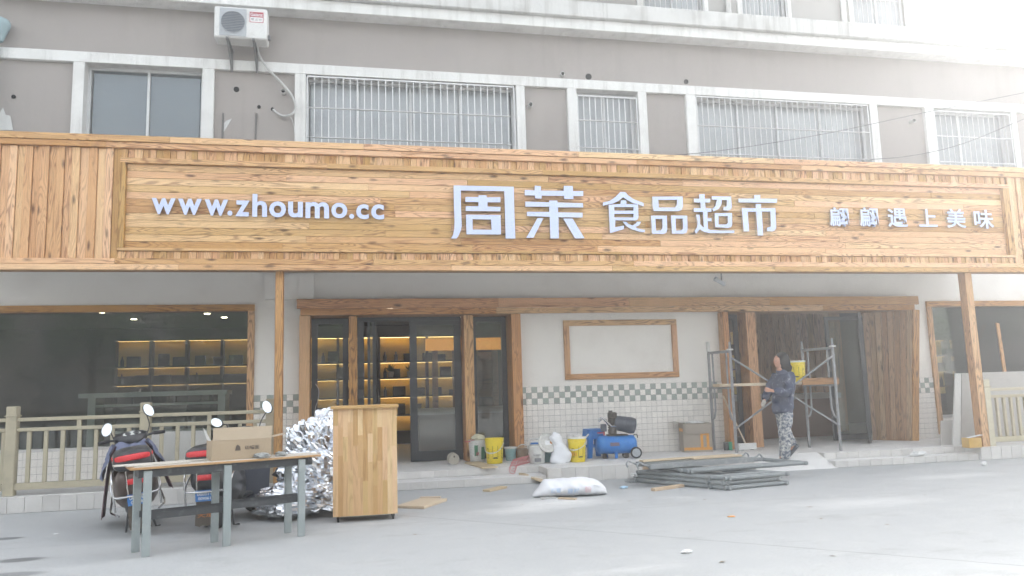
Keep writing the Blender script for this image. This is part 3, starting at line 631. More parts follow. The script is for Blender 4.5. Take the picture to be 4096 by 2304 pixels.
def text_mesh(ch, offset=0.0, depth=0.0):
    cu = bpy.data.curves.new('text', 'FONT'); cu.body = ch; cu.size = 1; cu.extrude = depth/2; cu.offset = offset; cu.resolution_u = 4
    tmp = bpy.data.objects.new('text', cu); me = bpy.data.meshes.new_from_object(tmp); bpy.data.objects.remove(tmp); bpy.data.curves.remove(cu); return me
def fit_letter(name, ch, box, s_, ox, oy, y, depth, off, label, cat, group):
    x0, y0, x1, y1 = box; a = W(ox+x0*s_, oy+y1*s_, y); b = W(ox+x1*s_, oy+y0*s_, y)
    me = text_mesh(ch, off, depth); vx = [v.co.x for v in me.vertices]; vy = [v.co.y for v in me.vertices]
    sx = (b.x-a.x)/(max(vx)-min(vx)); sy = (b.z-a.z)/(max(vy)-min(vy))
    me.transform(Matrix.Translation((a.x, a.z, 0)) @ Matrix.Diagonal((sx, sy, 1, 1)) @ Matrix.Translation((-min(vx), -min(vy), 0)))
    return finish_letter(name, me, y, depth, label, cat, group)
S8 = (970/2576, 590, 760)
web = [('w',(38,88,300,255),'first w'),('w',(320,95,577,262),'second w'),('w',(603,103,857,270),'third w'),('.',(848,218,902,273),'first dot'),('z',(932,112,1085,278),'letter z'),('h',(1112,45,1272,283),'tall letter h'),
 ('o',(1292,122,1472,288),'letter o between h and u'),('u',(1493,125,1650,290),'letter u'),('m',(1678,130,1928,298),'letter m'),('o',(1952,137,2122,298),'letter o after the m'),('.',(2143,255,2196,305),'second dot'),('c',(2218,152,2350,308),'first c'),('c',(2377,153,2512,312),'last c')]
for ch, bb, lab in web: fit_letter('sign_letter', ch, bb, *S8, YLF+.02, .05, .028, 'white raised %s of the web address on the sign' % lab, 'sign letter', 'raised letters of the web address')
S3 = (740/2576, 3280, 800)
slog = [('翩',(145,105,390,362),'first'),('翩',(565,105,800,365),'second'),('遇',(955,120,1205,375),'third'),('上',(1385,128,1615,370),'fourth, simplest'),('美',(1775,125,2015,385),'fifth'),('味',(2160,140,2400,395),'sixth and last')]
for ch, bb, lab in slog: fit_letter('slogan_character', ch, bb, *S3, YLF+.02, .05, .016, 'small white raised character, %s of the slogan at the right of the sign' % lab, 'sign letter', 'raised characters of the slogan')
# ================================================================== things on the facade
M_ACW = M('air conditioner white', srgb(214, 214, 212), .45, var=.03, dirt=srgb(180, 178, 172), dirt_amt=.3); M_ACG = M('air conditioner grille grey', srgb(170, 174, 178), .5); M_IRON = M('painted iron', srgb(120, 120, 120), .6)
M_RED = M('red print', srgb(176, 70, 84), .6); M_WHITE = M('white print', srgb(225, 225, 225), .6); M_GREYT = M('grey print', srgb(120, 120, 122), .6)
def flat_text(name, s, mat, M4, height, parent, width=None, off=0.0, local=False):
    """lettering as a thin mesh lying in the xy plane of M4, centred"""
    me = text_mesh(s, off, .002); vx = [v.co.x for v in me.vertices]; vy = [v.co.y for v in me.vertices]
    k = height/(max(vy)-min(vy)); kx = (width/(max(vx)-min(vx))) if width else k
    me.transform(Matrix.Diagonal((kx, k, 1, 1)) @ Matrix.Translation((-(min(vx)+max(vx))/2, -(min(vy)+max(vy))/2, 0))); me.materials.clear(); me.materials.append(mat)
    o = bpy.data.objects.new(name, me); return link(o, parent, M4, local)
UPR = Matrix.Rotation(rad(90), 4, 'X')      # xy plane -> upright, facing -y
ac = thing('air_conditioner', 'white air conditioner outdoor unit on wall brackets above the sign', 'air conditioner', (-1.86, 13.45, 7.6))
ax0, ax1, az0, az1, ay = -2.30, -1.43, 7.60, 8.16, 13.18
body = bx('casing', ax0, ax1, ay, ay+.34, az0, az1, M_ACW, ac, .02)
bx('grille_panel', ax0+.09, ax0+.53, ay-.012, ay+.002, az0+.03, az1-.03, M_ACG, ac, .004)
fc = Vector((ax0+.31, ay-.012, (az0+az1)/2))
MB().lathe([(.205, 0), (.205, .012), (.195, .012), (.195, 0)], 32, Matrix.Translation(fc) @ UPR).obj('fan_ring', M_ACG, ac)
MB().lathe([(.195, .002), (.19, .003)], 32, Matrix.Translation(fc) @ UPR).obj('fan_opening', M('fan shade', srgb(96, 102, 110), .6), ac)
gm = MB()
for k in range(-6, 7):
    h = math.sqrt(.195**2-(k*.03)**2); gm.box((fc.x, fc.y-.008, fc.z+k*.03), (2*h, .004, .004))
for k in range(-9, 10):
    h = math.sqrt(.195**2-(k*.02)**2); gm.box((fc.x+k*.02, fc.y-.012, fc.z), (.0025, .003, 2*h))
gm.obj('fan_guard', M_ACG, ac, None)
sb = bx('brand_label', ax1-.29, ax1-.06, ay-.004, ay-.001, az1-.26, az1-.07, M_RED, ac); bx('label_field', ax1-.28, ax1-.07, ay-.006, ay-.0041, az1-.25, az1-.165, M_WHITE, ac)
flat_text('lettering', 'Galanz', M_WHITE, Matrix.Translation((ax1-.175, ay-.0065, az1-.117)) @ UPR, .062, ac, .205, .02); flat_text('lettering', '格 兰 仕', M_GREYT, Matrix.Translation((ax1-.175, ay-.008, az1-.207)) @ UPR, .045, ac, .18, .01)
for x in (ax0+.22, ax1-.22):
    MB().box((x, 13.46, az0-.02), (.04, .62, .035)).obj('bracket_arm', M_IRON, ac, None); MB().tube([(x, ay+.05, az0-.03), (x, 13.72, az0-.33)], .018, 6).obj('bracket_strut', M_IRON, ac); MB().box((x, 13.72, az0-.18), (.04, .03, .42)).obj('bracket_leg', M_IRON, ac, None)
bx('valve', ax1+.002, ax1+.05, ay+.08, ay+.16, az0+.05, az0+.12, M_IRON, ac)
def spline(pts, n=8):
    pts = [Vector(p) for p in pts]; out = []
    P = [pts[0]*2-pts[1]] + pts + [pts[-1]*2-pts[-2]]
    for i in range(1, len(P)-2):
        for k in range(n):
            t = k/n; a, b, c, d = P[i-1], P[i], P[i+1], P[i+2]
            out.append(.5*((2*b)+(c-a)*t+(2*a-5*b+4*c-d)*t*t+(3*b-a-3*c+d)*t**3))
    out.append(pts[-1]); return out
hose = [(1031, 180), (1031, 205), (1050, 245), (1085, 290), (1130, 335), (1165, 380), (1180, 415), (1180, 440), (1160, 460), (1130, 463), (1105, 450), (1092, 437)]
MB().tube(spline([W(a, b, 13.66 if i < 9 else 13.74) for i, (a, b) in enumerate(hose)], 5), .021, 8).obj('insulated_hose', M_PVC, ac)
MB().tube(spline([W(a, b, 13.70) for a, b in ((1160, 466), (1172, 490), (1178, 530), (1180, 575))], 5), .008, 6).obj('drain_hose', M_PVC, ac)
# security camera under the awning
cc = thing('security_camera', 'grey bullet security camera hanging under the awning above the notice frame', 'camera', W(2880, 1100, 12.1))
p = W(2880, 1127, 12.1); q = W(2885, 1100, 12.1)
MB().tube([(q.x, q.y, 3.63), (q.x, q.y, p.z+.04), (p.x+.02, p.y, p.z+.02)], .013, 8).obj('arm', M_IRON, cc)
MB().lathe([(.03, -.1), (.036, -.09), (.036, .07), (.042, .07), (.042, .11), (.03, .11), (.028, .06)], 14, Matrix.Translation(p) @ Matrix.Rotation(rad(-60), 4, 'Y') @ Matrix.Rotation(rad(0), 4, 'X')).obj('housing', M_ACG, cc)
# overhead cables
M_CABLE = M('black cable', srgb(70, 70, 72), .6)
for k, (pts, lab) in enumerate(((((2620, 628), (2900, 600), (3300, 535), (3700, 450), (4100, 370)), 'thin black overhead cable sloping up to the right across the grilles'), (((3460, 640), (3650, 622), (3850, 575), (4110, 470)), 'thin sagging cable lowest of those above the right end of the sign'))):
    tag(MB().tube(spline([W(a, b, 12.3) for a, b in pts], 6), .006, 5).obj('overhead_cable', M_CABLE), lab, 'cable', 'cables above the sign')

# ================================================================== inside the shop
M_AMBER = M('ochre shelf back', srgb(232, 196, 96), .7); M_STRIP = emit('warm shelf strip light', (1.0, .66, .26), 1.5); M_STRIPR = emit('amber window shelf light', (1.0, .60, .20), .8); M_STRIPD = emit('dim shelf strip light', (1.0, .55, .25), .3); M_SHELF = M('dark walnut shelf', srgb(62, 46, 34), .5); M_BOXES = M('dark carton', srgb(70, 58, 44), .8, tint=.3)
def shelf_unit(name, x0, x1, lab, y=19.0, bays=2, zs_=(.9, 1.35, 1.80, 2.2), top=2.8, lit=.5, amb=None):
    s = thing(name, lab, 'shelf', ((x0+x1)/2, y, ZL), 0, 'lit shelves along the back of the shop')
    bx('back_panel', x0, x1, y+.2, y+.22, max(ZL+.3, lit), top, M_AMBER, s); bx('back_board', x0, x1, y+.221, y+.24, ZL+.3, top, M_SHELF, s); bx('top', x0-.03, x1+.03, y-.06, y+.22, top, top+.25, M_SHELF, s); bx('plinth', x0-.03, x1+.03, y-.06, y+.22, ZL, ZL+.3, M_SHELF, s)
    for i in range(bays+1): x = x0+(x1-x0)*i/bays; bx('upright', x-.03, x+.03, y-.05, y+.2, ZL+.3, top, M_SHELF, s)
    bx('strip_light', x0+.04, x1-.04, y+.08, y+.13, top-.008, top-.001, amb or M_STRIP, s)
    for z in zs_:
        bx('shelf', x0, x1, y-.05, y+.2, z-.025, z+.015, M_SHELF, s)
        if z+.3 > lit: bx('strip_light', x0+.04, x1-.04, y+.10, y+.13, z-.031, z-.026, amb or M_STRIP, s)
        x = x0+.1
        while x < x1-.3:
            w_ = random.uniform(.16, .32); h_ = random.uniform(.12, .3)
            q_ = random.random()
            if q_ < .5: bx('goods', x, x+w_, y, y+.15, z+.016, z+.016+h_, M_BOXES, s, .005)
            elif q_ < .85:
                w_ = .09; MB().lathe([(.04, 0), (.042, .01), (.042, .14), (.018, .18), (.016, .23)], 10, Matrix.Translation((x+.05, y+.07, z+.016))).obj('bottle', M_BOXES, s)
            x += w_+random.uniform(.05, .3)
shelf_unit('display_shelf', -5.3, -2.2, 'amber-lit wall shelf seen through the left shop window', bays=4, lit=2.0, amb=M_STRIPR); shelf_unit('display_shelf', -1.2, .55, 'amber-lit shelf bay seen through the narrow side light', bays=2); shelf_unit('display_shelf', .65, 3.0, 'amber-lit shelf with dark boards seen through the open sliding door', bays=2)
shelf_unit('display_shelf', 8.9, 10.9, 'dim lit shelf deep inside the right entrance', 18.9, 2, amb=M_STRIPD); shelf_unit('display_shelf', 14.2, 19.5, 'amber lit shelf seen through the right shop window', 17.6, 4, (1.2, 1.6, 2.0), 2.4, 1.0, M_STRIPR)
M_LEAFP = M('pot plant green', srgb(60, 82, 40), .6); M_POT = M('pale pot', srgb(190, 184, 170), .6)
for px in (1562, 1640):
    p = W(px, 1438, 18.95); p.z = 1.816
    t_ = thing('potted_plant', 'small leafy plant in a pale pot on the lit shelf, %s of the two' % ('left' if px < 1600 else 'right'), 'plant', p, 0, 'plants on the lit shelf')
    MB().lathe([(.06, 0), (.085, .14), (.075, .14), (.07, .12)], 14).obj('pot', M_POT, t_, local=True)
    lf = MB()
    for k in range(46):
        a = random.uniform(0, 6.28); e = random.uniform(.3, 1.4); L = random.uniform(.12, .24); d = Vector((math.cos(a)*math.cos(e), math.sin(a)*math.cos(e), math.sin(e)))
        b = Vector((0, 0, .13)); s_ = d.cross(Vector((0, 0, 1))).normalized()*.022; m_ = b+d*L*.6; lf.add([b, m_+s_, b+d*L, m_-s_], [(0, 1, 2, 3)])
    lf.obj('foliage', M_LEAFP, t_, None, local=True)
M_CABW = M('white display cabinet', srgb(200, 200, 196), .5)
cb = thing('display_cabinet', 'white framed glass display cabinet standing behind the left shop window', 'cabinet', (-3.3, 14.6, ZL))
for x in (-4.35, -2.25): bx('upright', x-.06, x+.06, 14.4, 14.9, ZL, 1.52, M_CABW, cb)
bx('top', -4.55, -2.15, 14.36, 14.94, 1.521, 1.60, M_CABW, cb); bx('shelf', -4.28, -2.32, 14.42, 14.9, 1.36, 1.40, M_CABW, cb); bx('shelf', -4.28, -2.32, 14.42, 14.9, .9, .93, M_CABW, cb); bx('front_pane', -4.28, -2.32, 14.38, 14.388, .95, 1.35, M_GLASS, cb)
M_COUNTER = M('stone counter', srgb(170, 160, 150), .35); M_CFRONT = M('brown counter front', srgb(116, 82, 66), .5)
ct = thing('service_counter', 'brown fronted counter with pale top inside the right entrance', 'counter', (9.2, 16, ZL)); bx('front', 8.1, 10.6, 15.5, 16.0, ZL, 1.05, M_CFRONT, ct); bx('top', 8.0, 10.7, 15.4, 16.1, 1.051, 1.17, M_COUNTER, ct)
ct = thing('service_counter', 'pale topped counter behind the closed sliding door', 'counter', (1.9, 15.6, ZL)); bx('front', 1.3, 3.2, 15.4, 16.0, ZL, 1.0, M_CFRONT, ct); bx('top', 1.2, 3.3, 15.3, 16.05, 1.001, 1.12, M_COUNTER, ct)
M_ORANGE = emit('orange lit display', (1.0, .42, .08), .2)
tv = thing('lit_canopy', 'orange lit wooden canopy over the counter behind the sliding door', 'canopy', (2.6, 17, 1.4))
bx('lit_face', 1.6, 3.3, 17.0, 17.05, 2.35, 2.62, M_ORANGE, tv)
for i in range(4): bx('post', 1.75+i*.45, 1.87+i*.45, 17.0, 17.1, ZL, 2.349, PINE_BROWN, tv)
bx('back_board', 2.35, 3.25, 17.12, 17.15, 1.3, 2.3, PINE_BROWN, tv)

# ================================================================== railings
M_RAIL = M('khaki painted concrete rail', srgb(178, 169, 146), .75, var=.07, scale=4, bump=.1, dirt=srgb(140, 134, 116), dirt_amt=.4); M_RAILR = wood('pale railing timber', (.50, .44, .32), (.36, .28, .18), .12, 12, .2, .8, .7, .5)
def railing(name, lab, x0, x1, y, posts, zu, zm, zb, ztop, mat, pitch, off, struts):
    r = thing(name, lab, 'railing', ((x0+x1)/2, y, ZL))
    for x in posts: 
        MB().box((x, y, (ZL+ztop)/2), (.135, .135, ztop-ZL), ch=.01).obj('post', mat, r, None); MB().box((x, y, ztop-.13), (.16, .16, .02), ch=.004).obj('post_collar', mat, r, None)
    ps = sorted(posts+[x0, x1])
    for i in range(len(ps)-1):
        a, b = ps[i]+.066, ps[i+1]-.066
        for nm, z, h in (('top_rail', zu, .05), ('middle_rail', zm, .05), ('bottom_rail', zb, .09)): MB().box(((a+b)/2, y, z), (b-a, .06, h), ch=.006).obj(nm, mat, r, None)
        for s in struts:
            if a < s < b: MB().box((s, y, (zu+zm)/2), (.055, .045, zu-zm-.052)).obj('strut', mat, r, None)
        x = a+off
        while x < b-.03: MB().box((x, y, (zb+zm)/2+.01), (.05, .045, zm-zb-.075), ch=.004).obj('baluster', mat, r, None); x += pitch
    return r
yr = 11.93; L_ = lambda px, py: W(px, py, yr)
railing('railing', 'khaki railing with square posts on the ledge below the left shop window', -6.4, -1.05, yr, [L_(51, 1700).x, L_(583, 1700).x, L_(1083, 1700).x], L_(318, 1671).z, L_(318, 1711).z, .34, L_(583, 1610).z, M_RAIL, .213, .15, [L_(318, 1690).x, L_(838, 1690).x, -5.7])
yr2 = 11.80
p1_, p2_ = W(3938, 1520, yr2), W(4096, 1550, yr2)
railing('railing', 'pale timber railing on the ledge at the right edge, boards behind it', 10.85, 13.4, yr2, [W(3942, 1600, yr2).x], W(4050, 1555, yr2).z, W(4050, 1583, yr2).z, .33, W(3942, 1518, yr2).z, M_RAILR, .15, .16, [])
# plasterboard sheets leaning about
M_GYP = M('grey plasterboard', srgb(176, 172, 166), .85, var=.05, dirt=srgb(158, 152, 146), dirt_amt=.4); M_GYPW = M('white plasterboard', srgb(205, 204, 200), .85, var=.04)
def sheet(name, lab, pts, t, mat, grp=None):
    """pts: four corners in order (world); given thickness along +normal"""
    p = [Vector(q) for q in pts]; n = (p[1]-p[0]).cross(p[3]-p[0]).normalized()
    if n.y < 0: n = -n
    m = MB(); m.add(p+[q+n*t for q in p], [(0, 1, 2, 3), (7, 6, 5, 4), (0, 4, 5, 1), (1, 5, 6, 2), (2, 6, 7, 3), (3, 7, 4, 0)]); o = m.obj(name, mat, None, None); return tag(o, lab, 'board', grp)
def up(px, pyb, pyt, y0, dy, pxt=None):
    b = W(px, pyb, y0); b.z = ZL+.002; t_ = W(pxt or px, pyt, y0+dy); return b, t_
a0, a1 = up(3763, 1782, 1683, 12.35, .25, 3763); b0, b1 = up(3812, 1785, 1680, 12.35, .25, 3815); sheet('plasterboard', 'short grey plasterboard offcut leaning lowest beside the right post', [a0, b0, b1, a1], .012, M_GYP)
a0, a1 = up(3812, 1787, 1493, 12.12, .35, 3822); b0, b1 = up(3842, 1787, 1493, 12.12, .35, 3845); sheet('plasterboard', 'narrow white edged plasterboard sheet standing upright beside the right post', [a0, b0, b1, a1], .03, M_GYPW)
a0, a1 = up(3845, 1787, 1492, 12.2, .35, 3848); b0, b1 = up(3905, 1787, 1492, 12.2, .35, 3875); sheet('plasterboard', 'grey plasterboard sheet with torn edge behind the right post', [a0, b0, b1, a1], .012, M_GYP)
a0, a1 = up(3935, 1760, 1490, 12.35, .5, 3915); sheet('plasterboard', 'large grey plasterboard sheet leaning behind the right railing', [a0, a0+Vector((2.4, 0, 0)), a1+Vector((2.4, 0, 0)), a1], .012, M_GYP)
a0, a1 = up(600, 1960, 1728, 12.15, .3, 605); b0, b1 = up(835, 1945, 1722, 12.15, .3, 830); sheet('plasterboard', 'pale plasterboard sheet leaning behind the left railing', [a0, b0, b1, a1], .012, M_GYPW)
# stick leaning inside the right window, box at the post foot
a, b = W(4026, 1520, 13.3), W(3992, 1292, 13.66); plank('timber_batten', a+(a-b)*1.0, b, .075, .03, (0, -1, 0), PINE_POST); tag(bpy.data.objects['timber_batten'], 'narrow timber batten leaning against the right shop window behind the grey sheets', 'batten')
a = G(3915, 1790, ZL); bxo = thing('small_carton', 'small yellow brown carton with an open white flap at the foot of the right post', 'box', (a.x-.08, 11.70, ZL))
M_CARD = M('cardboard', srgb(168, 150, 126), .85, var=.06, scale=5); M_CARDY = M('ochre card', srgb(196, 158, 84), .8)
bx('carton_body', -.14, .12, -.08, .09, .001, .17, M_CARDY, bxo, .004, True); MB().add([(-.13, -.085, .172), (.16, -.09, .215), (.16, .0, .22), (-.13, .0, .176)], [(0, 1, 2, 3)]).obj('flap', M_WHITE, bxo, None, True)
# ================================================================== yard: workbench, box, cabinet, foil
M_GREYW = M('grey green painted board', srgb(148, 156, 156), .75, var=.08, scale=5, dirt=srgb(176, 180, 178), dirt_amt=.4); M_STEEL = M('dark angle iron', srgb(70, 72, 74), .55, .3, var=.15, dirt=srgb(150, 152, 150), dirt_amt=.4, dlo=.55); M_PLY = M('plywood edge', srgb(176, 140, 98), .8, var=.08); M_BDUST = M('dusty board', srgb(196, 190, 180), .85, var=.06, scale=4)
T0, T1 = Vector((-1.97, 8.06, 0)), Vector((-.42, 8.66, 0)); d_ = (T1-T0); tl = d_.length; rz = math.atan2(d_.y, d_.x)
tb = thing('workbench', 'long trestle workbench of grey boards and dark angle iron in the yard', 'workbench', T0, rz)
for x in (.06, .80, 1.56):
    for y in (.03, .34): MB().box((x+(.0 if y < .1 else -.05), y, .40), (.074, .035, .80), ch=.004).obj('leg', M_GREYW, tb, None, True)
for y in (.052, .318): bx('apron', -.02, tl+.02, y-.012, y+.012, .735, .815, M_STEEL, tb, .002, True)
for x in (-.02, tl): bx('apron_end', x, x+.02, .065, .305, .735, .815, M_STEEL, tb, 0, True)
for x0, x1, z in ((.03, .82, .335), (.82, 1.60, .355)):
    bx('shelf_rail', x0, x1, .05, .056, z, z+.06, M_STEEL, tb, 0, True); bx('shelf_rail', x0, x1, .057, .11, z-.001, z+.005, M_STEEL, tb, 0, True); bx('shelf_rail', x0, x1, .30, .306, z, z+.06, M_STEEL, tb, 0, True)
bx('top_board', -.10, tl+.10, -.01, .37, .816, .838, M_PLY, tb, .003, True); bx('dust_sheet', -.06, tl+.09, .0, .365, .8382, .842, M_BDUST, tb, 0, True)
TB = wm[tb.name]
def on_bench(x, y, z=.842): return TB @ Vector((x, y, z))
for k, (x0, x1, y0, y1, z, lab) in enumerate(((-.22, .95, .20, .33, .842, 'thin dusty lath lying along the back of the workbench top'), (-.12, .45, .08, .17, .842, 'short thin lath overhanging the left end of the workbench'))):
    o = plank('lath', TB @ Vector((x0, (y0+y1)/2, z+.014)), TB @ Vector((x1, (y0+y1)/2, z+.014)), y1-y0, .013, (0, 0, 1), M_BDUST); tag(o, lab, 'lath', 'laths on the workbench')
# cardboard box with folded flaps
bp_ = on_bench(.95, .20); cbx = thing('cardboard_box', 'open brown cardboard box with printed front standing on the workbench', 'box', bp_, rz)
cw, cd, chh = .60, .24, .20
for nm, c, d in (('front', (0, -cd/2, chh/2), (cw, .006, chh)), ('back', (0, cd/2, chh/2), (cw, .006, chh)), ('side', (-cw/2+.003, 0, chh/2), (.006, cd-.008, chh)), ('side', (cw/2-.003, 0, chh/2), (.006, cd-.008, chh)), ('bottom', (0, 0, .004), (cw-.016, cd-.01, .006))):
    MB().box(c, d).obj(nm, M_CARD, cbx, None, True)
M_CARDIN = M('cardboard inner face', srgb(176, 160, 138), .85); M_PAPER = M('white paper', srgb(222, 222, 220), .8, var=.05)
MB().add([(-.29, -cd/2-.003, chh+.002), (.30, -cd/2-.003, chh+.002), (.315, -cd/2+.02, chh+.125), (-.285, -cd/2+.02, chh+.13)], [(0, 1, 2, 3)]).obj('front_flap', M_CARDIN, cbx, None, True)
MB().add([(-.30, -.10, chh), (-.30, .10, chh), (-.35, .10, chh+.14), (-.37, -.13, chh+.12)], [(0, 1, 2, 3)]).obj('side_flap', M_PAPER, cbx, None, True)
MB().add([(.30, -.10, chh), (.30, .10, chh), (.47, .10, chh+.03), (.47, -.10, chh+.035)], [(0, 1, 2, 3)]).obj('side_flap', M_CARDIN, cbx, None, True)
M_INK = M('brown print', srgb(92, 82, 74), .8)
flat_text('lettering', '切墙面', M_INK, Matrix.Translation((.10, -cd/2-.005, .115)) @ UPR, .042, cbx, .15, .012, True); MB().prism([(-.07, .09), (-.015, .09), (-.02, .125), (-.03, .14), (-.045, .15), (-.06, .14), (-.065, .115)], -cd/2-.0052, -cd/2-.0035).obj('logo', M_INK, cbx, None, True)
# crumpled scraps
def crumple(name, lab, loc, r, mat, seed, cat='scrap', grp=None, n=14, m=9, amp=.35, faceted=True):
    random.seed(seed); s = MB(); s.ell((0, 0, 0), (1, 1, 1), n, m); out = []
    for v in s.v:
        q = Vector(v); k = 1+amp*(mnoise.noise(q*2.3+Vector((seed, 0, 0)))*1.4+random.uniform(-.45, .45)); q = Vector((q.x*r[0]*k, q.y*r[1]*k, q.z*r[2]*k)); q.z = max(q.z+r[2]*.8, .001); out.append(tuple(q))
    s.v = out; o = s.obj(name, mat, None, None if faceted else 40, mat=Matrix.Translation(loc)); return tag(o, lab, cat, grp)
M_RAG = M('grey rag', srgb(150, 152, 150), .9, var=.2, scale=20)
crumple('crumpled_rag', 'crumpled grey rag in front of the cardboard box on the workbench', on_bench(1.14, .03), (.075, .05, .03), M_RAG, 3, 'rag', 'scraps on the workbench'); crumple('crumpled_rag', 'smaller crumpled rag near the right end of the workbench', on_bench(1.36, .10), (.06, .04, .028), M_RAG, 4, 'rag', 'scraps on the workbench')
# foil insulation heap
def foil_mat():
    t = NT('crumpled foil'); t.b.inputs['Metallic'].default_value = 1; t.bump(t.noise(t.world(), 30, 3, .6), .35, .02); return t.fin(t.mix(t.ramp(t.noise(t.world(), 4, 3), .5, .7), srgb(235, 238, 242), srgb(205, 208, 214)), .22, 1.0)
M_FOIL = foil_mat()
def foil(name, lab, c, r, seed, n=64, m=42):
    random.seed(seed); s = MB(); s.ell((0, 0, 0), (1, 1, 1), n, m); out = []
    for v in s.v:
        q = Vector(v); k = 1+.34*mnoise.noise(q*1.6+Vector((seed*3., 0, 0)))+.30*abs(mnoise.noise(q*4.1+Vector((0, seed*2., 0))))+.11*abs(mnoise.noise(q*8+Vector((seed, seed, 0))))+.05*mnoise.noise(q*14)+random.uniform(-.018, .018)
        q = Vector((q.x*r[0]*k, q.y*r[1]*k, q.z*r[2]*k+r[2])); q.z = max(q.z, .004+random.uniform(0, .004)); q += Vector((random.uniform(-.009, .009), random.uniform(-.009, .009), 0)); out.append(tuple(q))
    s.v = out; o = s.obj(name, M_FOIL, None, None, mat=Matrix.Translation(c)); return tag(o, lab, 'foil', 'crumpled foil insulation')
pf = G(1150, 2085); foil('foil_heap', 'silver crumpled foil insulation low on the ground behind the workbench', (pf.x+.12, pf.y+.35, 0), (.50, .35, .20), 2)
foil('foil_heap', 'tall heap of silver crumpled foil insulation left of the pine cabinet', (-.38, 10.35, 0), (.50, .38, .58), 5, 84, 64)
# pine cabinet on castors
cx0, cx1, cy = -.215, .525, 9.33; cz0, cz1 = .07, 1.335
cab = thing('pine_cabinet', 'tall pale pine cabinet on small castors standing in the yard', 'cabinet', ((cx0+cx1)/2, cy+.2, 0))
bx('carcass', cx0+.004, cx1-.004, cy+.02, cy+.40, cz0, cz1-.03, PINE_PALE, cab); plank('top_board', (cx0-.025, cy+.18, cz1), (cx1+.02, cy+.18, cz1), .46, .035, (0, 0, 1), PINE_PALE, cab)
random.seed(11); n = 13; wd = (cx1-cx0)/n
for i in range(n):
    z = cz0
    while z < cz1-.04:
        e = min(cz1-.037, z+random.uniform(.28, .8)); e = cz1-.037 if cz1-.037-e < .15 else e
        plank('stave', (cx0+(i+.5)*wd, cy-random.uniform(0, .0006), z), (cx0+(i+.5)*wd, cy-random.uniform(0, .0006), e), wd-.0006, .02, (0, -1, 0), PINE_PALE, cab, .0006); z = e+.0005
M_RUBBER = M('black rubber', srgb(38, 38, 40), .7)
for x in (cx0+.06, cx1-.05):
    for y in (cy+.06, cy+.34):
        c_ = MB().tube([(x-.012, y, .033), (x+.012, y, .033)], .033, 14).obj('castor', M_RUBBER, cab); bx('castor_fork', x-.018, x+.018, y-.012, y+.012, .036, .068, M_STEEL, c_)

# ================================================================== motor scooters
M_BLKP = M('black plastic', srgb(52, 53, 56), .35, var=.08, dirt=srgb(110, 110, 110), dirt_amt=.3); M_BRN = M('brown body paint', srgb(84, 68, 60), .35); M_CHR = M('chrome tube', srgb(205, 205, 205), .15, 1.0); M_REDL = M('red reflector', srgb(214, 52, 58), .25); M_MAROON = M('maroon quilted apron', srgb(88, 56, 64), .85, var=.12); M_BLUEC = M('blue grey cloth', srgb(104, 110, 134), .85, var=.2, scale=14); M_PLATE = M('blue number plate', srgb(58, 122, 190), .4)
M_MIR = NT('mirror glass').fin((.62, .66, .70), .04, 1.0); M_GAUGE = M('instrument dial', srgb(196, 200, 196), .3); M_APRON = M('slate leg cover', srgb(66, 70, 80), .8, var=.12); M_SEAT = M('black seat', srgb(48, 48, 50), .55); M_FLAP = M('mud flap', srgb(84, 76, 66), .75); M_ORG = M('orange print', srgb(196, 120, 56), .7)
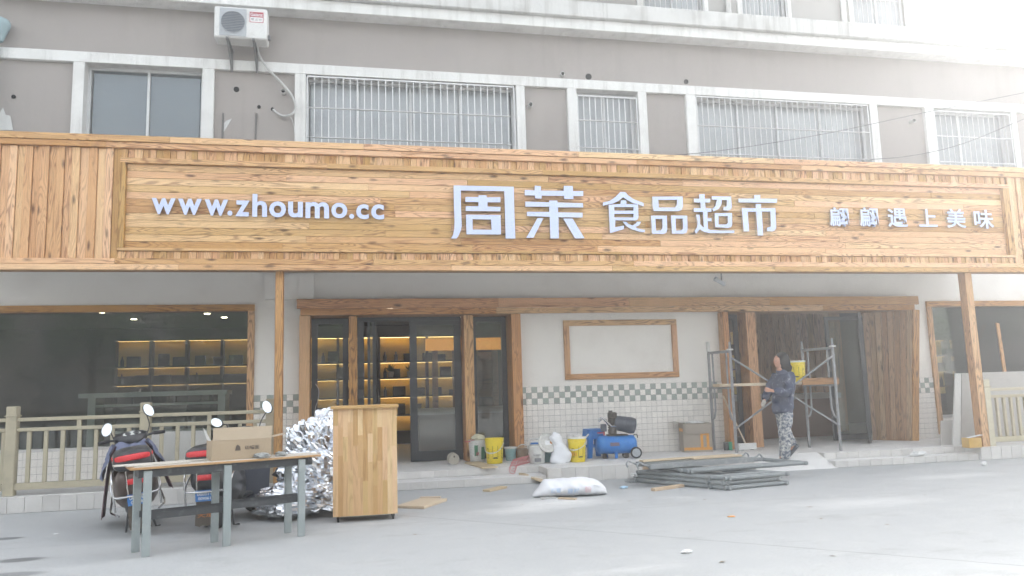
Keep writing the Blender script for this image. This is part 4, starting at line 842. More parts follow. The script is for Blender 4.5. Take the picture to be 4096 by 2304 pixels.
def scooter(lab, loc, rz, lean, paint, steer, left):
    R_ = (Matrix.Rotation(rz, 4, 'Z') @ Matrix.Rotation(-lean, 4, 'X')).to_3x3()*1.04; s = thing('motor_scooter', lab, 'scooter', loc, rot=R_, group='scooters parked by the railing')
    def wheel(x, st=0.0):
        e = bpy.data.objects.new('wheel', None); link(e, s, Matrix.Translation((x, 0, .205)) @ Matrix.Rotation(st, 4, 'Z'), True)
        MB().lathe([(.135, -.03), (.16, -.052), (.19, -.045), (.205, -.02), (.205, .02), (.19, .045), (.16, .052), (.135, .03), (.135, -.03)], 28, Matrix.Rotation(rad(90), 4, 'X'), False, False).obj('tyre', M_RUBBER, e, 50, True, Matrix())
        r = MB().lathe([(.02, -.04), (.04, -.035), (.06, -.018), (.12, -.02), (.137, -.03), (.137, .03), (.12, .02), (.06, .018), (.04, .035), (.02, .04)], 24, Matrix.Rotation(rad(90), 4, 'X')); r.obj('rim', M_STEEL, e, 40, True, Matrix())
    wheel(0); wheel(1.22, steer)
    P_ = lambda m, nm, mt, sm=50: m.obj(nm, mt, s, sm, True)
    # tail shell: lofted sections along x
    def loft(secs, n=14, power=2.6):
        m = MB(); ring = []
        for (x, zc, hw, hh) in secs:
            ring.append([(x, hw*math.copysign(abs(math.cos(t))**(2/power), math.cos(t)), zc+hh*math.copysign(abs(math.sin(t))**(2/power), math.sin(t))) for t in [2*math.pi*k/n for k in range(n)]])
        vs = [v for r in ring for v in r]; fs = [(i*n+k, i*n+(k+1) % n, (i+1)*n+(k+1) % n, (i+1)*n+k) for i in range(len(ring)-1) for k in range(n)]
        fs += [tuple(range(n))[::-1], tuple((len(ring)-1)*n+k for k in range(n))]; m.add(vs, fs); return m
    P_(loft([(-.30, .58, .10, .07), (-.26, .57, .17, .14), (-.1, .54, .205, .19), (.15, .48, .225, .23), (.42, .44, .20, .22), (.50, .42, .14, .13)]), 'tail_shell', paint)
    P_(loft([(-.14, .30, .05, .09), (-.05, .32, .12, .15), (.25, .30, .14, .15), (.42, .26, .09, .11)]), 'engine_cover', M_BLKP)
    P_(loft([(-.12, .735, .13, .03), (.0, .75, .17, .045), (.3, .745, .17, .045), (.62, .72, .13, .04), (.68, .71, .06, .02)]), 'seat', M_SEAT)
    P_(loft([(.42, .28, .14, .045), (.55, .275, .17, .035), (.95, .28, .17, .035), (1.02, .32, .12, .05)]), 'floorboard', M_BLKP)
    P_(loft([(.93, .36, .19, .08), (.98, .57, .25, .28), (1.05, .63, .24, .29), (1.12, .61, .17, .23), (1.17, .57, .07, .12)]), 'front_shield', paint)
    P_(loft([(1.02, .42, .05, .04), (1.22, .46, .06, .05), (1.42, .36, .05, .04), (1.45, .33, .03, .03)]), 'front_mudguard', paint)
    P_(MB().tube([(1.2, .065, .21), (1.12, .065, .52)], .017, 8).tube([(1.2, -.065, .21), (1.12, -.065, .52)], .017, 8), 'front_fork', M_STEEL)
    # top box with red reflector
    bxx = P_(loft([(-.36, .80, .13, .06), (-.34, .805, .185, .10), (-.2, .81, .20, .12), (.02, .81, .19, .12), (.05, .80, .13, .08)], 18, 3.4), 'top_box', M_BLKP)
    m = MB(); n = 12
    for k in range(n+1):
        a = rad(-62+124*k/n); x = -.225-.137*math.cos(a)**.6 if abs(a) < 1.3 else -.25; y = .205*math.sin(a)/math.sin(rad(62))*.93; m.v += [(x-.006, y, .815), (x-.002, y, .875)]
    m.f = [(2*k, 2*k+2, 2*k+3, 2*k+1) for k in range(n)]; m.mi = [0]*n; m.obj('reflector', M_REDL, bxx, 50, False, wm[s.name], center=False) if False else None
    P_(loft([(-.372, .835, .10, .022), (-.362, .838, .165, .032), (-.27, .842, .198, .034), (-.2, .842, .203, .03)], 18, 4), 'reflector', M_REDL)
    # chrome crash bars and rack
    P_(MB().tube(spline([(.1, .2, .62), (-.1, .23, .60), (-.28, .22, .46), (-.33, .1, .44), (-.33, -.1, .44), (-.28, -.22, .46), (-.1, -.23, .60), (.1, -.2, .62)], 5), .012, 8), 'crash_bar', M_CHR)
    for y in (-.22, .22): P_(MB().tube(spline([(-.27, y, .30), (-.29, y, .45), (-.28, y, .62), (-.2, y*.95, .70), (0, y*.85, .71)], 4), .011, 8), 'rack_tube', M_CHR)
    for y in (-.08, .08): P_(MB().tube([(-.32, y, .44), (-.3, y, .70), (.0, y, .705)], .009, 6), 'rack_tube', M_CHR)
    P_(MB().tube(spline([(.42, .2, .16), (.5, .27, .20), (.75, .28, .22), (.95, .24, .40), (1.0, .22, .66)], 5), .012, 8), 'side_bar', M_CHR); P_(MB().tube(spline([(.42, -.2, .16), (.5, -.27, .20), (.75, -.28, .22), (.95, -.24, .40), (1.0, -.22, .66)], 5), .012, 8), 'side_bar', M_CHR)
    # tail lamp, plate, flap
    P_(MB().box((-.305, 0, .585), (.03, .16, .06), ch=.01), 'tail_lamp', M_REDL)
    pl_ = MB().box((-.325, 0, .40), (.004, .19, .115)).obj('number_plate', M_PLATE, s, None, True)
    Mp = Matrix(((0, 0, -1, -.329), (-1, 0, 0, 0), (0, 1, 0, .418), (0, 0, 0, 1)))
    flat_text('plate_text', '000511', M_WHITE, wm[s.name] @ Mp, .034, pl_, .15, .02); flat_text('plate_text', '009061', M_WHITE, wm[s.name] @ Matrix.Translation((0, 0, -.045)) @ Mp, .03, pl_, .13, .02)
    fl = P_(MB().add([(-.28, -.10, .42), (-.28, .10, .42), (-.335, .105, .10), (-.335, .06, .085), (-.335, .02, .10), (-.335, -.02, .085), (-.335, -.06, .10), (-.335, -.105, .088)], [(0, 1, 2, 3, 4, 5, 6, 7)]), 'mud_flap', M_FLAP)
    if not left:
        for zz, tx in ((.27, '885 大龙'), (.20, '大龙')): flat_text('flap_text', tx, M_ORG, wm[s.name] @ Matrix(((0, 0, -1, -.322), (-1, 0, 0, 0), (0, 1, 0, zz), (0, 0, 0, 1))), .045, fl, .16, .015)
    # steering head, bars, mirrors
    H = Matrix.Translation((1.05, 0, 0)) @ Matrix.Rotation(steer, 4, 'Z') @ Matrix.Rotation(rad(0), 4, 'X') @ Matrix.Translation((-1.05, 0, 0))
    def PH(m, nm, mt, sm=50):
        m.v = [tuple(H @ Vector(v)) for v in m.v]; return m.obj(nm, mt, s, sm, True)
    PH(MB().tube([(1.14, 0, .45), (1.03, 0, .93)], .03, 10), 'steering_column', M_BLKP)
    PH(loft([(.86, .955, .06, .03), (.90, .965, .15, .05), (1.0, .985, .20, .075), (1.1, .975, .17, .07), (1.17, .95, .08, .04)]), 'handlebar_cowl', M_BLKP)
    PH(MB().ell((0, 0, 0), (.055, .10, .012), 20, 6, Matrix.Translation((.935, 0, 1.025)) @ Matrix.Rotation(rad(-32), 4, 'Y')), 'instrument_panel', M_GAUGE)
    for y in (-.045, .045): PH(MB().ell((0, 0, 0), (.034, .034, .008), 16, 5, Matrix.Translation((.929, y, 1.033)) @ Matrix.Rotation(rad(-32), 4, 'Y')), 'dial', M_STEEL)
    for sd in (-1, 1):
        PH(MB().tube([(1.0, sd*.15, .97), (.97, sd*.24, .985), (.93, sd*.36, .98)], .014, 8), 'handlebar', M_STEEL)
        PH(MB().tube([(.96, sd*.25, .985), (.925, sd*.37, .98)], .021, 10), 'grip', M_RUBBER); PH(MB().tube([(1.02, sd*.2, .98), (.99, sd*.36, .975)], .007, 6), 'brake_lever', M_CHR)
        mz = 1.27 if sd < 0 else (1.13 if not left else 1.12); my = sd*(.30 if not left else (.24 if sd > 0 else .20))
        PH(MB().tube(spline([(1.0, sd*.19, 1.0), (.99, sd*.22, 1.10), (.97, my, mz-.06)], 4), .007, 6), 'mirror_stem', M_BLKP)
        mm = Matrix.Translation((.965, my+sd*.02, mz)) @ Matrix.Rotation(rad(25*sd), 4, 'X') @ Matrix.Rotation(rad(6), 4, 'Y') @ Matrix.Rotation(rad(-8*sd), 4, 'Z')
        sh = PH(MB().ell((.006, 0, 0), (.022, .058, .085) if not (not left and sd > 0) else (.022, .085, .055), 18, 8, mm), 'mirror_shell', M_BLKP)
        rr = (.052, .078) if not (not left and sd > 0) else (.078, .049)
        pts = [(-.0165, rr[0]*math.cos(6.2832*k/20), rr[1]*math.sin(6.2832*k/20)) for k in range(20)]; mg = MB().add(pts, [tuple(range(20))], mm); PH(mg, 'mirror_glass', M_MIR, None)
    # centre stand
    for sd in (-1, 1): P_(MB().tube([(.18, sd*.1, .24), (.10, sd*.15, .02), (.16, sd*.19, .012)], .011, 6), 'stand_leg', M_STEEL)
    # leg apron hanging from the bars
    if left:
        for sd in (-1, 1):
            top, low = (.80, .50), (.30, .34); y0, y1 = .20*sd, .40*sd; zlo = .18 if sd > 0 else .36
            def fn(u, v, sd=sd, zlo=zlo): 
                z = .92-(.92-zlo)*v; y = sd*(.16+.20*v**.7+.02*math.sin(u*9)); x = .95-.62*u*(.55+.45*v)-.03*math.sin(v*5+u*3); return (x, y, z)
            m1 = MB().grid(fn, 12, 14); m1.obj('apron', M_MAROON, s, 60, True)
            def fn2(u, v, sd=sd): 
                z = .93-.34*v; y = sd*(.175+.16*v**.7+.02*math.sin(u*14+v*9)); x = .95-.5*u; return (x, y, z+.02*math.sin(u*17))
            MB().grid(fn2, 14, 8).obj('apron_lining', M_BLUEC, s, 60, True)
        MB().grid(lambda u, v: (.92-.75*u, -.16+.32*v, .93-.10*u+.05*math.sin(u*11)*math.sin(v*7+2)), 14, 8).obj('apron_top', M_BLUEC, s, 60, True)
    else:
        MB().grid(lambda u, v: (.98-.22*v-.05*math.sin(u*3.14), -.34+.68*u, .88-.66*v), 14, 10).obj('apron', M_APRON, s, 60, True)
    return s
random.seed(5)
scooter('black and brown scooter with maroon leg apron leaning beside the left end of the workbench', G(566, 2130), rad(105), rad(8), M_BRN, rad(14), True)
scooter('dark scooter behind the workbench with a blue plate and printed mud flap', G(868, 2116), rad(79), rad(3), M_BLKP, rad(-4), False)
# ================================================================== things on the ledge
M_YEL = M('yellow plastic pail', srgb(228, 204, 40), .4, var=.05, scale=9, dirt=srgb(232, 222, 150), dirt_amt=.35, dlo=.56); M_WPL = M('white plastic pail', srgb(212, 212, 208), .45, var=.05, scale=9, dirt=srgb(184, 180, 172), dirt_amt=.45); M_TEAL = M('pale teal pail', srgb(150, 186, 188), .5, dirt=srgb(206, 208, 206), dirt_amt=.5); M_BRNP = M('brown paste pail', srgb(150, 128, 108), .6, dirt=srgb(196, 190, 180), dirt_amt=.6); M_BLUE = M('blue plastic', srgb(30, 118, 196), .45, var=.07, scale=7, dirt=srgb(110, 160, 200), dirt_amt=.35); M_GREENL = M('green label', srgb(56, 120, 86), .5); M_CLEAR = M('milky lid', srgb(196, 194, 188), .3); M_BLACKI = M('black print', srgb(60, 58, 40), .6); M_ORANGET = M('orange print', srgb(214, 140, 40), .6); M_PLAST = M('plaster splash', srgb(224, 222, 218), .85)
def wrap(prof_r, z0, z1, a0, a1, r, n=8):
    """a strip of label following a pail's side"""
    m = MB()
    for k in range(n+1):
        a = a0+(a1-a0)*k/n; m.v += [(r(z0)*math.cos(a), r(z0)*math.sin(a), z0), (r(z1)*math.cos(a), r(z1)*math.sin(a), z1)]
    m.f = [(2*k, 2*k+2, 2*k+3, 2*k+1) for k in range(n)]; m.mi = [0]*n; return m
def pail(lab, loc, r0, r1, h, mat, rim=True, handle=None, lid=None, group='pails on the ledge', rz=0, tilt=None, name='plastic_pail', inner=None):
    rot = (Matrix.Rotation(rz, 3, 'Z') @ (tilt or Matrix.Identity(3))); t_ = thing(name, lab, 'pail', loc, rot=rot, group=group)
    rr = lambda z: r0+(r1-r0)*z/h
    prof = [(r0*.93, .004), (r0, .015), (rr(h*.80), h*.80), (rr(h*.80)+.006, h*.805), (rr(h*.83)+.006, h*.83), (rr(h*.84), h*.84), (rr(h*.91), h*.91), (rr(h*.91)+.006, h*.915), (rr(h*.94)+.005, h*.94), (rr(h*.95), h*.945), (r1, h), (r1+.006, h), (r1+.006, h+.006), (r1-.006, h+.004), (r1-.01, h*.8), (r0*.9, h*.7)]
    MB().lathe(prof, 32, cap1=True).obj('body', [mat], t_, 40, True, Matrix())
    if lid: MB().lathe([(r1+.009, h-.02), (r1+.012, h-.002), (r1+.008, h+.008), (r1*.9, h+.006), (r1*.88, h+.001)], 32).obj('lid', lid, t_, 40, True, Matrix())
    if handle is not None:
        a, drop = handle; pts = []
        for k in range(17):
            th = math.pi*k/16; x = (r1+.015)*math.cos(th); y = -math.sin(th)*(r1+.03)*math.cos(drop); z = h*.83-math.sin(th)*(r1+.05)*math.sin(drop)
            if math.hypot(x, y) < rr(max(0, min(h, z)))+.012: k2 = (rr(max(0, min(h, z)))+.012)/max(.001, math.hypot(x, y)); x *= k2; y *= k2
            pts.append(Matrix.Rotation(a, 3, 'Z') @ Vector((x, y, z)))
        MB().tube(pts, .007, 6).obj('handle', M_WPL, t_, 60, True, Matrix()); MB().tube(pts[6:11], .011, 8).obj('handle_grip', M_WPL, t_, 60, True, Matrix())
    return t_, rr
V = Vector
t_, rr = pail('white pail with green and red label at the left jamb, filled to the brim', (2.14, 13.42, ZL), .128, .15, .38, M_WPL, rz=rad(0))
wrap(None, .12, .30, rad(-120), rad(-95), lambda z: rr(z)+.001).obj('label', M_GREENL, t_, 60, True, Matrix()); wrap(None, .06, .27, rad(-70), rad(-15), lambda z: rr(z)+.001).obj('label', M_GREENL, t_, 60, True, Matrix())
crumple_p = crumple('plaster_lump', 'lump of bagged filler heaped on the white pail by the jamb', (2.16, 13.42, ZL+.36), (.12, .11, .07), M('yellowed filler bag', srgb(200, 196, 170), .8), 12, 'filler', None, 14, 9, .2, False)
flat_text('label_text', '皮', M_RED, Matrix.Translation((2.14, 13.42, ZL)) @ Matrix.Translation((-.02, -.146, .16)) @ UPR, .06, t_, .06, .03)
def yellow_print(t_, rr, a, h=.42):
    m = MB(); 
    for (z0, z1, b0, b1) in ((.09, .30, -18, -15.5), (.09, .30, 15.5, 18), (.09, .10, -18, 18), (.10, .115, -12, 12)): m2 = wrap(None, z0*h/.42, z1*h/.42, a+rad(b0), a+rad(b1), lambda z: rr(z)+.0015, 5); n0 = len(m.v); m.v += m2.v; m.f += [tuple(i+n0 for i in f) for f in m2.f]; m.mi += m2.mi
    m.obj('print_frame', M_BLACKI, t_, 60, True, Matrix())
    for s_ in (-1, 1):
        m = MB()
        for (z0, z1, b0, b1) in ((.10, .26, 46, 48), (.10, .11, 48, 62), (.17, .18, 48, 58), (.25, .26, 48, 64)): m2 = wrap(None, z0*h/.42, z1*h/.42, a+s_*rad(b0), a+s_*rad(b1), lambda z: rr(z)+.0015, 4); n0 = len(m.v); m.v += m2.v; m.f += [tuple(i+n0 for i in f) for f in m2.f]; m.mi += m2.mi
        m.obj('print_mark', M_BLACKI, t_, 60, True, Matrix())
t_, rr = pail('bright yellow pail with white handle hanging down in front of the left jamb', (2.38, 13.08, ZL), .135, .16, .42, M_YEL, handle=(rad(-35), rad(52))); yellow_print(t_, rr, rad(-95))
t_, rr = pail('small pale teal pail with white lid next to the yellow pail', (2.73, 13.42, ZL), .085, .10, .23, M_TEAL, lid=M_WPL)
t_, rr = pail('small brown plaster-caked pail with a wire handle by the red hose', (2.93, 13.35, ZL), .09, .105, .2, M_BRNP, handle=(rad(160), rad(-40)))
MB().box((0, 0, 0), (.2, .02, .02), Matrix.Translation((2.93, 13.33, ZL+.235)) @ Matrix.Rotation(rad(14), 4, 'Z')).obj('wooden_stirrer', RAW); tag(bpy.data.objects['wooden_stirrer'], 'pale stirring stick lying across the brown pail', 'stick')
t_, rr = pail('blue plastic pail half hidden behind the leaning clear lid', (3.22, 13.40, ZL), .115, .13, .28, M_BLUE, handle=(rad(200), rad(-20)))
t_, rr = pail('white printed pail in front, a clear lid resting against it', (3.04, 12.72, ZL), .125, .145, .30, M_WPL, handle=(rad(185), rad(-50)))
flat_text('label_text', '防水涂料', M_GREYT, Matrix.Translation((3.01, 12.578, ZL+.15)) @ UPR, .03, t_, .13, .01); bx('label', 2.96, 3.07, 12.573, 12.58, ZL+.04, ZL+.10, M_GREYT, t_)
t_, rr = pail('pale teal pail standing between the printed pail and the white sack', (3.26, 12.92, ZL), .11, .125, .30, M_TEAL)
lid = thing('clear_pail_lid', 'round milky pail lid leaning against the printed white pail', 'lid', (3.20, 12.62, ZL+.34), rot=(Matrix.Rotation(rad(8), 3, 'Z') @ Matrix.Rotation(rad(70), 3, 'X')))
MB().lathe([(.165, -.006), (.168, .01), (.155, .014), (.15, .004), (.12, .002), (.115, .006), (.02, .006)], 32).obj('disc', M_CLEAR, lid, 40, True, Matrix()); MB().box((.01, 0, .008), (.11, .075, .003)).obj('label', M_WHITE, lid, None, True); MB().ell((.06, .0, .0105), (.02, .025, .002), 10, 5).obj('label_mark', M_ORANGET, lid, 40, True)
t_, rr = pail('yellow pail with plaster-white rim beside the blue stool', (3.72, 12.66, ZL), .13, .158, .41, M_YEL, handle=(rad(-40), rad(40)), lid=M_PLAST); yellow_print(t_, rr, rad(-80), .38); flat_text('label_text', '超白', M_ORANGET, Matrix.Translation((3.63, 12.535, ZL+.14)) @ Matrix.Rotation(rad(-20), 4, 'Z') @ UPR, .06, t_, .08, .02)
crumple('plaster_lump', 'caked white plaster and tools on top of the plaster-rimmed yellow pail', (3.68, 12.70, ZL+.405), (.13, .11, .035), M_PLAST, 21, 'filler', None, 14, 9, .25)
# sacks
def sack(name, lab, loc, fn, nu, nv, mat):
    o = MB().grid(fn, nu, nv).obj(name, mat, None, 60, mat=Matrix.Translation(loc)); return tag(o, lab, 'sack')
M_SACK = M('white woven sack', srgb(226, 227, 230), .75, var=.05, scale=12, bump=.2)
def standing(u, v):
    a = 2*math.pi*u; ks = ((0, .15), (.08, .175), (.3, .165), (.52, .115), (.68, .085), (.85, .095), (.96, .075), (1, .01)); r = .01
    for (v0, r0_), (v1, r1_) in zip(ks, ks[1:]):
        if v0 <= v <= v1: f_ = (v-v0)/(v1-v0); f_ = f_*f_*(3-2*f_); r = r0_+(r1_-r0_)*f_
    r *= 1+.16*mnoise.noise(Vector((math.cos(a)*1.5, math.sin(a)*1.5, v*5)))+.07*math.cos(3*a+v*7)
    return (r*1.05*math.cos(a)+.05*math.sin(v*4.2)-.06*v, r*.75*math.sin(a), max(.003, .49*v+.03*math.cos(a)*v))
sack('standing_sack', 'white woven sack slumped upright between the pails', (3.40, 12.62, ZL), standing, 26, 18, M_SACK)
def lying(u, v):
    a = 2*math.pi*v; x = -.52+1.04*u; e = max(.0, 1-abs(2*u-1)**3.2)**.5; hz = .12*e*(1.0 if u > .25 else .55+.45*u/.25); hy = .24*e
    k = 1+.12*mnoise.noise(Vector((u*5, math.cos(a)*1.2, math.sin(a)*1.2)))+.10*mnoise.noise(Vector((u*13, math.cos(a)*3, math.sin(a)*3)))+.04*mnoise.noise(Vector((u*30, math.cos(a)*8, math.sin(a)*8)))
    z = hz+hz*math.sin(a)*k; z += .05*math.exp(-((u-.16)/.06)**2)*max(0, math.sin(a)); return (x, hy*math.cos(a)*k, max(.006, z))
t_ = thing('lying_sack', 'full white sack lying on its side in the yard in spilled powder', 'sack', (2.93, 10.42, 0), rad(-8))
MB().grid(lying, 48, 28).obj('bag', M_SACK, t_, 70, True, Matrix())
M_BLUEI = M('faded blue print', srgb(190, 208, 232), .75); M_REDI = M('faded red print', srgb(232, 204, 206), .75)
for (tx, x, z, wd, mt) in (('石膏', -.22, .12, .14, M_BLUEI), ('建材', .02, .10, .16, M_BLUEI), ('粉', .22, .11, .09, M_REDI)):
    me = text_mesh(tx, .02, 0); vx = [q.co.x for q in me.vertices]; vy = [q.co.y for q in me.vertices]; k = wd/(max(vx)-min(vx))
    for q in me.vertices: 
        px_ = x+(q.co.x-min(vx))*k-wd/2; zz = z+(q.co.y-min(vy))*k-.05; s_ = max(-.95, min(.95, (zz-.13)/.13)); q.co = Vector((px_, -.24*math.sqrt(1-s_*s_)*1.06-.012, max(.01, zz)))
    me.materials.clear(); me.materials.append(mt); link(bpy.data.objects.new('print', me), t_, Matrix(), True)
# red spiral air hose
M_HOSE = M('dull red hose', srgb(196, 120, 120), .5); hs_ = []
for k in range(150):
    a = k*.55; s_ = k/150; c = V((2.94, 12.85, ZL+.07)).lerp(V((2.60, 12.45, ZL+.06)), min(1, s_*1.35)) if s_ < .74 else V((2.60, 12.45, ZL+.06)).lerp(V((2.50, 12.24, .17)), (s_-.74)/.26)
    d = V((.34, .40, 0)).normalized(); sx = d.cross(V((0, 0, 1))); hs_.append(c+(sx*math.cos(a)+V((0, 0, 1))*math.sin(a))*.058)
tag(MB().tube(hs_, .006, 5).obj('spiral_hose', M_HOSE), 'coiled pink red air hose spilling over the step edge', 'hose')
# tape roll / round tin on its side by the door
tn = thing('round_tin', 'round tin lying on its side in front of the open sliding door', 'tin', (1.70, 13.30, ZL))
Mx = Matrix.Translation((0, 0, .095)) @ Matrix.Rotation(rad(98), 4, 'X') @ Matrix.Rotation(rad(12), 4, 'Y'); MB().lathe([(.09, -.06), (.095, -.058), (.095, .055), (.09, .06), (.085, .052), (.02, .052)], 28, Mx).obj('drum', M('tin grey', srgb(178, 172, 160), .5), tn, 40, True, Matrix()); MB().lathe([(.016, .052), (.016, .056)], 12, Mx @ Matrix.Translation((-.0, .045, .002))).obj('spout', M_BLACKI, tn, 40, True, Matrix())
# blue plastic stool
st = thing('plastic_stool', 'blue square plastic stool half hidden behind the compressor', 'stool', (4.22, 13.30, ZL), rad(6))
MB().box((0, 0, .485), (.29, .29, .03), ch=.012).obj('seat', M_BLUE, st, 40, True)
for i, (sx_, sy_) in enumerate(((-1, -1), (1, -1), (1, 1), (-1, 1))):
    MB().add([(sx_*.14, sy_*.14, .47), (sx_*.05, sy_*.14, .47), (sx_*.14, sy_*.05, .47), (sx_*.185, sy_*.185, .002), (sx_*.115, sy_*.185, .002), (sx_*.185, sy_*.115, .002)], [(0, 1, 4, 3), (0, 3, 5, 2), (0, 2, 1), (3, 4, 5), (1, 2, 5, 4)]).obj('leg', M_BLUE, st, None, True)
for k in range(4):
    q = Matrix.Rotation(rad(90*k), 4, 'Z'); MB().box((0, -.152, .40), (.22, .012, .145), q).obj('apron', M_BLUE, st, None, True); MB().box((0, -.173, .20), (.19, .01, .03), q).obj('brace', M_BLUE, st, None, True)
# air compressor
co = thing('air_compressor', 'blue air compressor with dark motor and one large wheel on the ledge', 'compressor', (4.52, 12.95, ZL), rad(-10))
RX = Matrix.Rotation(rad(90), 4, 'Y')
MB().lathe([(.02, -.36), (.10, -.345), (.145, -.31), (.158, -.27), (.158, .27), (.145, .31), (.10, .345), (.02, .36)], 32, Matrix.Translation((0, 0, .235)) @ RX).obj('tank', M_BLUE, co, 40, True)
M_MOTOR = M('dark motor shroud', srgb(70, 74, 84), .4, dirt=srgb(130, 132, 134), dirt_amt=.4); M_CASTI = M('dusty cast iron', srgb(66, 60, 54), .7, var=.2, scale=18, dirt=srgb(140, 132, 120), dirt_amt=.4)
MB().box((.02, 0, .40), (.36, .17, .02)).obj('mount_plate', M_CASTI, co, None, True)
MB().lathe([(.05, -.20), (.11, -.19), (.13, -.12), (.135, .0), (.145, .10), (.13, .17), (.07, .19)], 24, Matrix.Translation((.17, .0, .575)) @ Matrix.Rotation(rad(12), 4, 'Y') @ RX).obj('motor_shroud', M_MOTOR, co, 40, True)
MB().lathe([(.075, .42), (.075, .50), (.062, .50), (.062, .52), (.075, .52), (.075, .54), (.062, .54), (.062, .56), (.075, .56), (.075, .58), (.062, .58), (.07, .66), (.07, .68)], 16, Matrix.Translation((-.06, -.01, 0))).obj('crankcase', M_CASTI, co, 40, True)
MB().box((-.05, -.01, .735), (.15, .12, .11), ch=.012).obj('cylinder_head', M_CASTI, co, 40, True); MB().tube([(-.115, -.03, .79), (-.05, -.03, .79)], .032, 12).obj('air_filter', M_CASTI, co, 40, True)
MB().box((-.215, -.03, .53), (.10, .08, .13), ch=.01).obj('pressure_switch', M_MOTOR, co, 40, True); MB().tube([(-.21, -.03, .47), (-.21, -.03, .40)], .016, 8).tube([(-.21, -.05, .445), (-.33, -.06, .445)], .011, 8).obj('outlet_valve', M_RED, co, 40, True)
MB().tube(spline([(-.27, -.08, .66), (-.25, -.09, .685), (-.20, -.09, .68), (-.10, -.09, .58), (-.06, -.09, .555), (.08, -.09, .57)], 5), .014, 8).tube(spline([(-.27, .06, .64), (-.255, .06, .69), (-.21, .06, .69), (-.12, .06, .58)], 4), .014, 8).tube([(-.27, -.08, .66), (-.29, -.01, .655), (-.27, .06, .64)], .015, 8).obj('carry_handle', M_CHR, co, 40, True)
wh = bpy.data.objects.new('wheel', None); link(wh, co, Matrix.Translation((.31, -.175, .10)) @ Matrix.Rotation(rad(90), 4, 'X'), True)
MB().lathe([(.072, -.02), (.09, -.024), (.098, -.012), (.098, .012), (.09, .024), (.072, .02)], 28, None, False, False).obj('tyre', M_RUBBER, wh, 50, True, Matrix()); MB().lathe([(.012, -.02), (.03, -.018), (.034, -.006), (.066, -.006), (.074, -.02), (.074, .02), (.066, .01), (.034, .01), (.03, .024), (.012, .026)], 24).obj('rim', M_ACG, wh, 40, True, Matrix())
MB().box((-.02, -.08, .055), (.05, .04, .105), ch=.008).obj('foot', M_BLUE, co, None, True); MB().box((-.22, -.05, .045), (.06, .12, .085), ch=.006).obj('foot', M_CASTI, co, None, True); MB().box((.16, .03, .05), (.10, .16, .10), ch=.02).obj('foot', M_CASTI, co, None, True); MB().box((.31, .0, .10), (.03, .32, .02)).obj('axle', M_CASTI, co, None, True)
MB().tube(spline([(.30, 0, .385), (.36, -.02, .40), (.375, -.03, .34)], 4), .008, 6).obj('hose_bracket', M_CASTI, co, 40, True); MB().box((-.05, -.159, .25), (.16, .004, .06)).obj('label', M('worn brown label', srgb(112, 92, 110), .6), co, None, True)
# cardboard carton with orange tape
b0 = V((5.985, 13.36, ZL)); bt = thing('taped_carton', 'tall cardboard carton with orange tape strips, flaps open, under the scaffold', 'box', b0+V((.27, .12, 0)), rad(-11))
w2, d2, h2 = .53, .34, .52
M_CARDG = M('greyish cardboard', srgb(160, 150, 138), .85, var=.05); M_TAPE = M('orange tape', srgb(216, 152, 62), .35, var=.08, scale=14, dirt=srgb(196, 96, 50), dirt_amt=.5, dlo=.6)
for nm, c, d in (('front', (0, -d2/2, h2/2), (w2, .006, h2)), ('back', (0, d2/2, h2/2), (w2, .006, h2)), ('side', (-w2/2+.003, 0, h2/2), (.006, d2-.008, h2)), ('side', (w2/2-.003, 0, h2/2), (.006, d2-.008, h2)), ('bottom', (0, 0, .003), (w2-.02, d2-.01, .005))): MB().box(c, d).obj(nm, M_CARDG, bt, None, True)
MB().add([(-w2/2+.02, -d2/2-.004, h2), (w2/2-.01, -d2/2-.004, h2), (w2/2+.0, -d2/2-.05, h2-.005), (-w2/2+.03, -d2/2-.055, h2-.01), (w2/2-.02, -d2/2-.035, h2-.185), (-w2/2+.04, -d2/2-.04, h2-.19)], [(0, 1, 2, 3), (3, 2, 4, 5)]).obj('front_flap', M_CARDG, bt, None, True)
MB().add([(-w2/2, -.15, h2), (-w2/2, .15, h2), (-w2/2-.12, .14, h2+.04), (-w2/2-.12, -.14, h2+.04)], [(0, 1, 2, 3)]).obj('side_flap', M_CARDG, bt, None, True)
for x0_, x1_, z0_, z1_ in ((-w2/2+.01, w2/2-.005, .035, .085), (.05, .10, .0855, .36), (.16, .21, .0855, .37), (.1005, .1595, .30, .345)): bx('tape', x0_, x1_, -d2/2-.0055, -d2/2-.0035, z0_, z1_, M_TAPE, bt, 0, True)
bx('tape', -w2/2-.002, -w2/2-.0005, -.16, .12, .37, .43, M_TAPE, bt, 0, True)
crumple('crumpled_paper', 'crumpled white paper sticking out of the taped carton', b0+V((.25, .10, h2-.02)), (.17, .07, .03), M_PAPER, 8, 'paper')
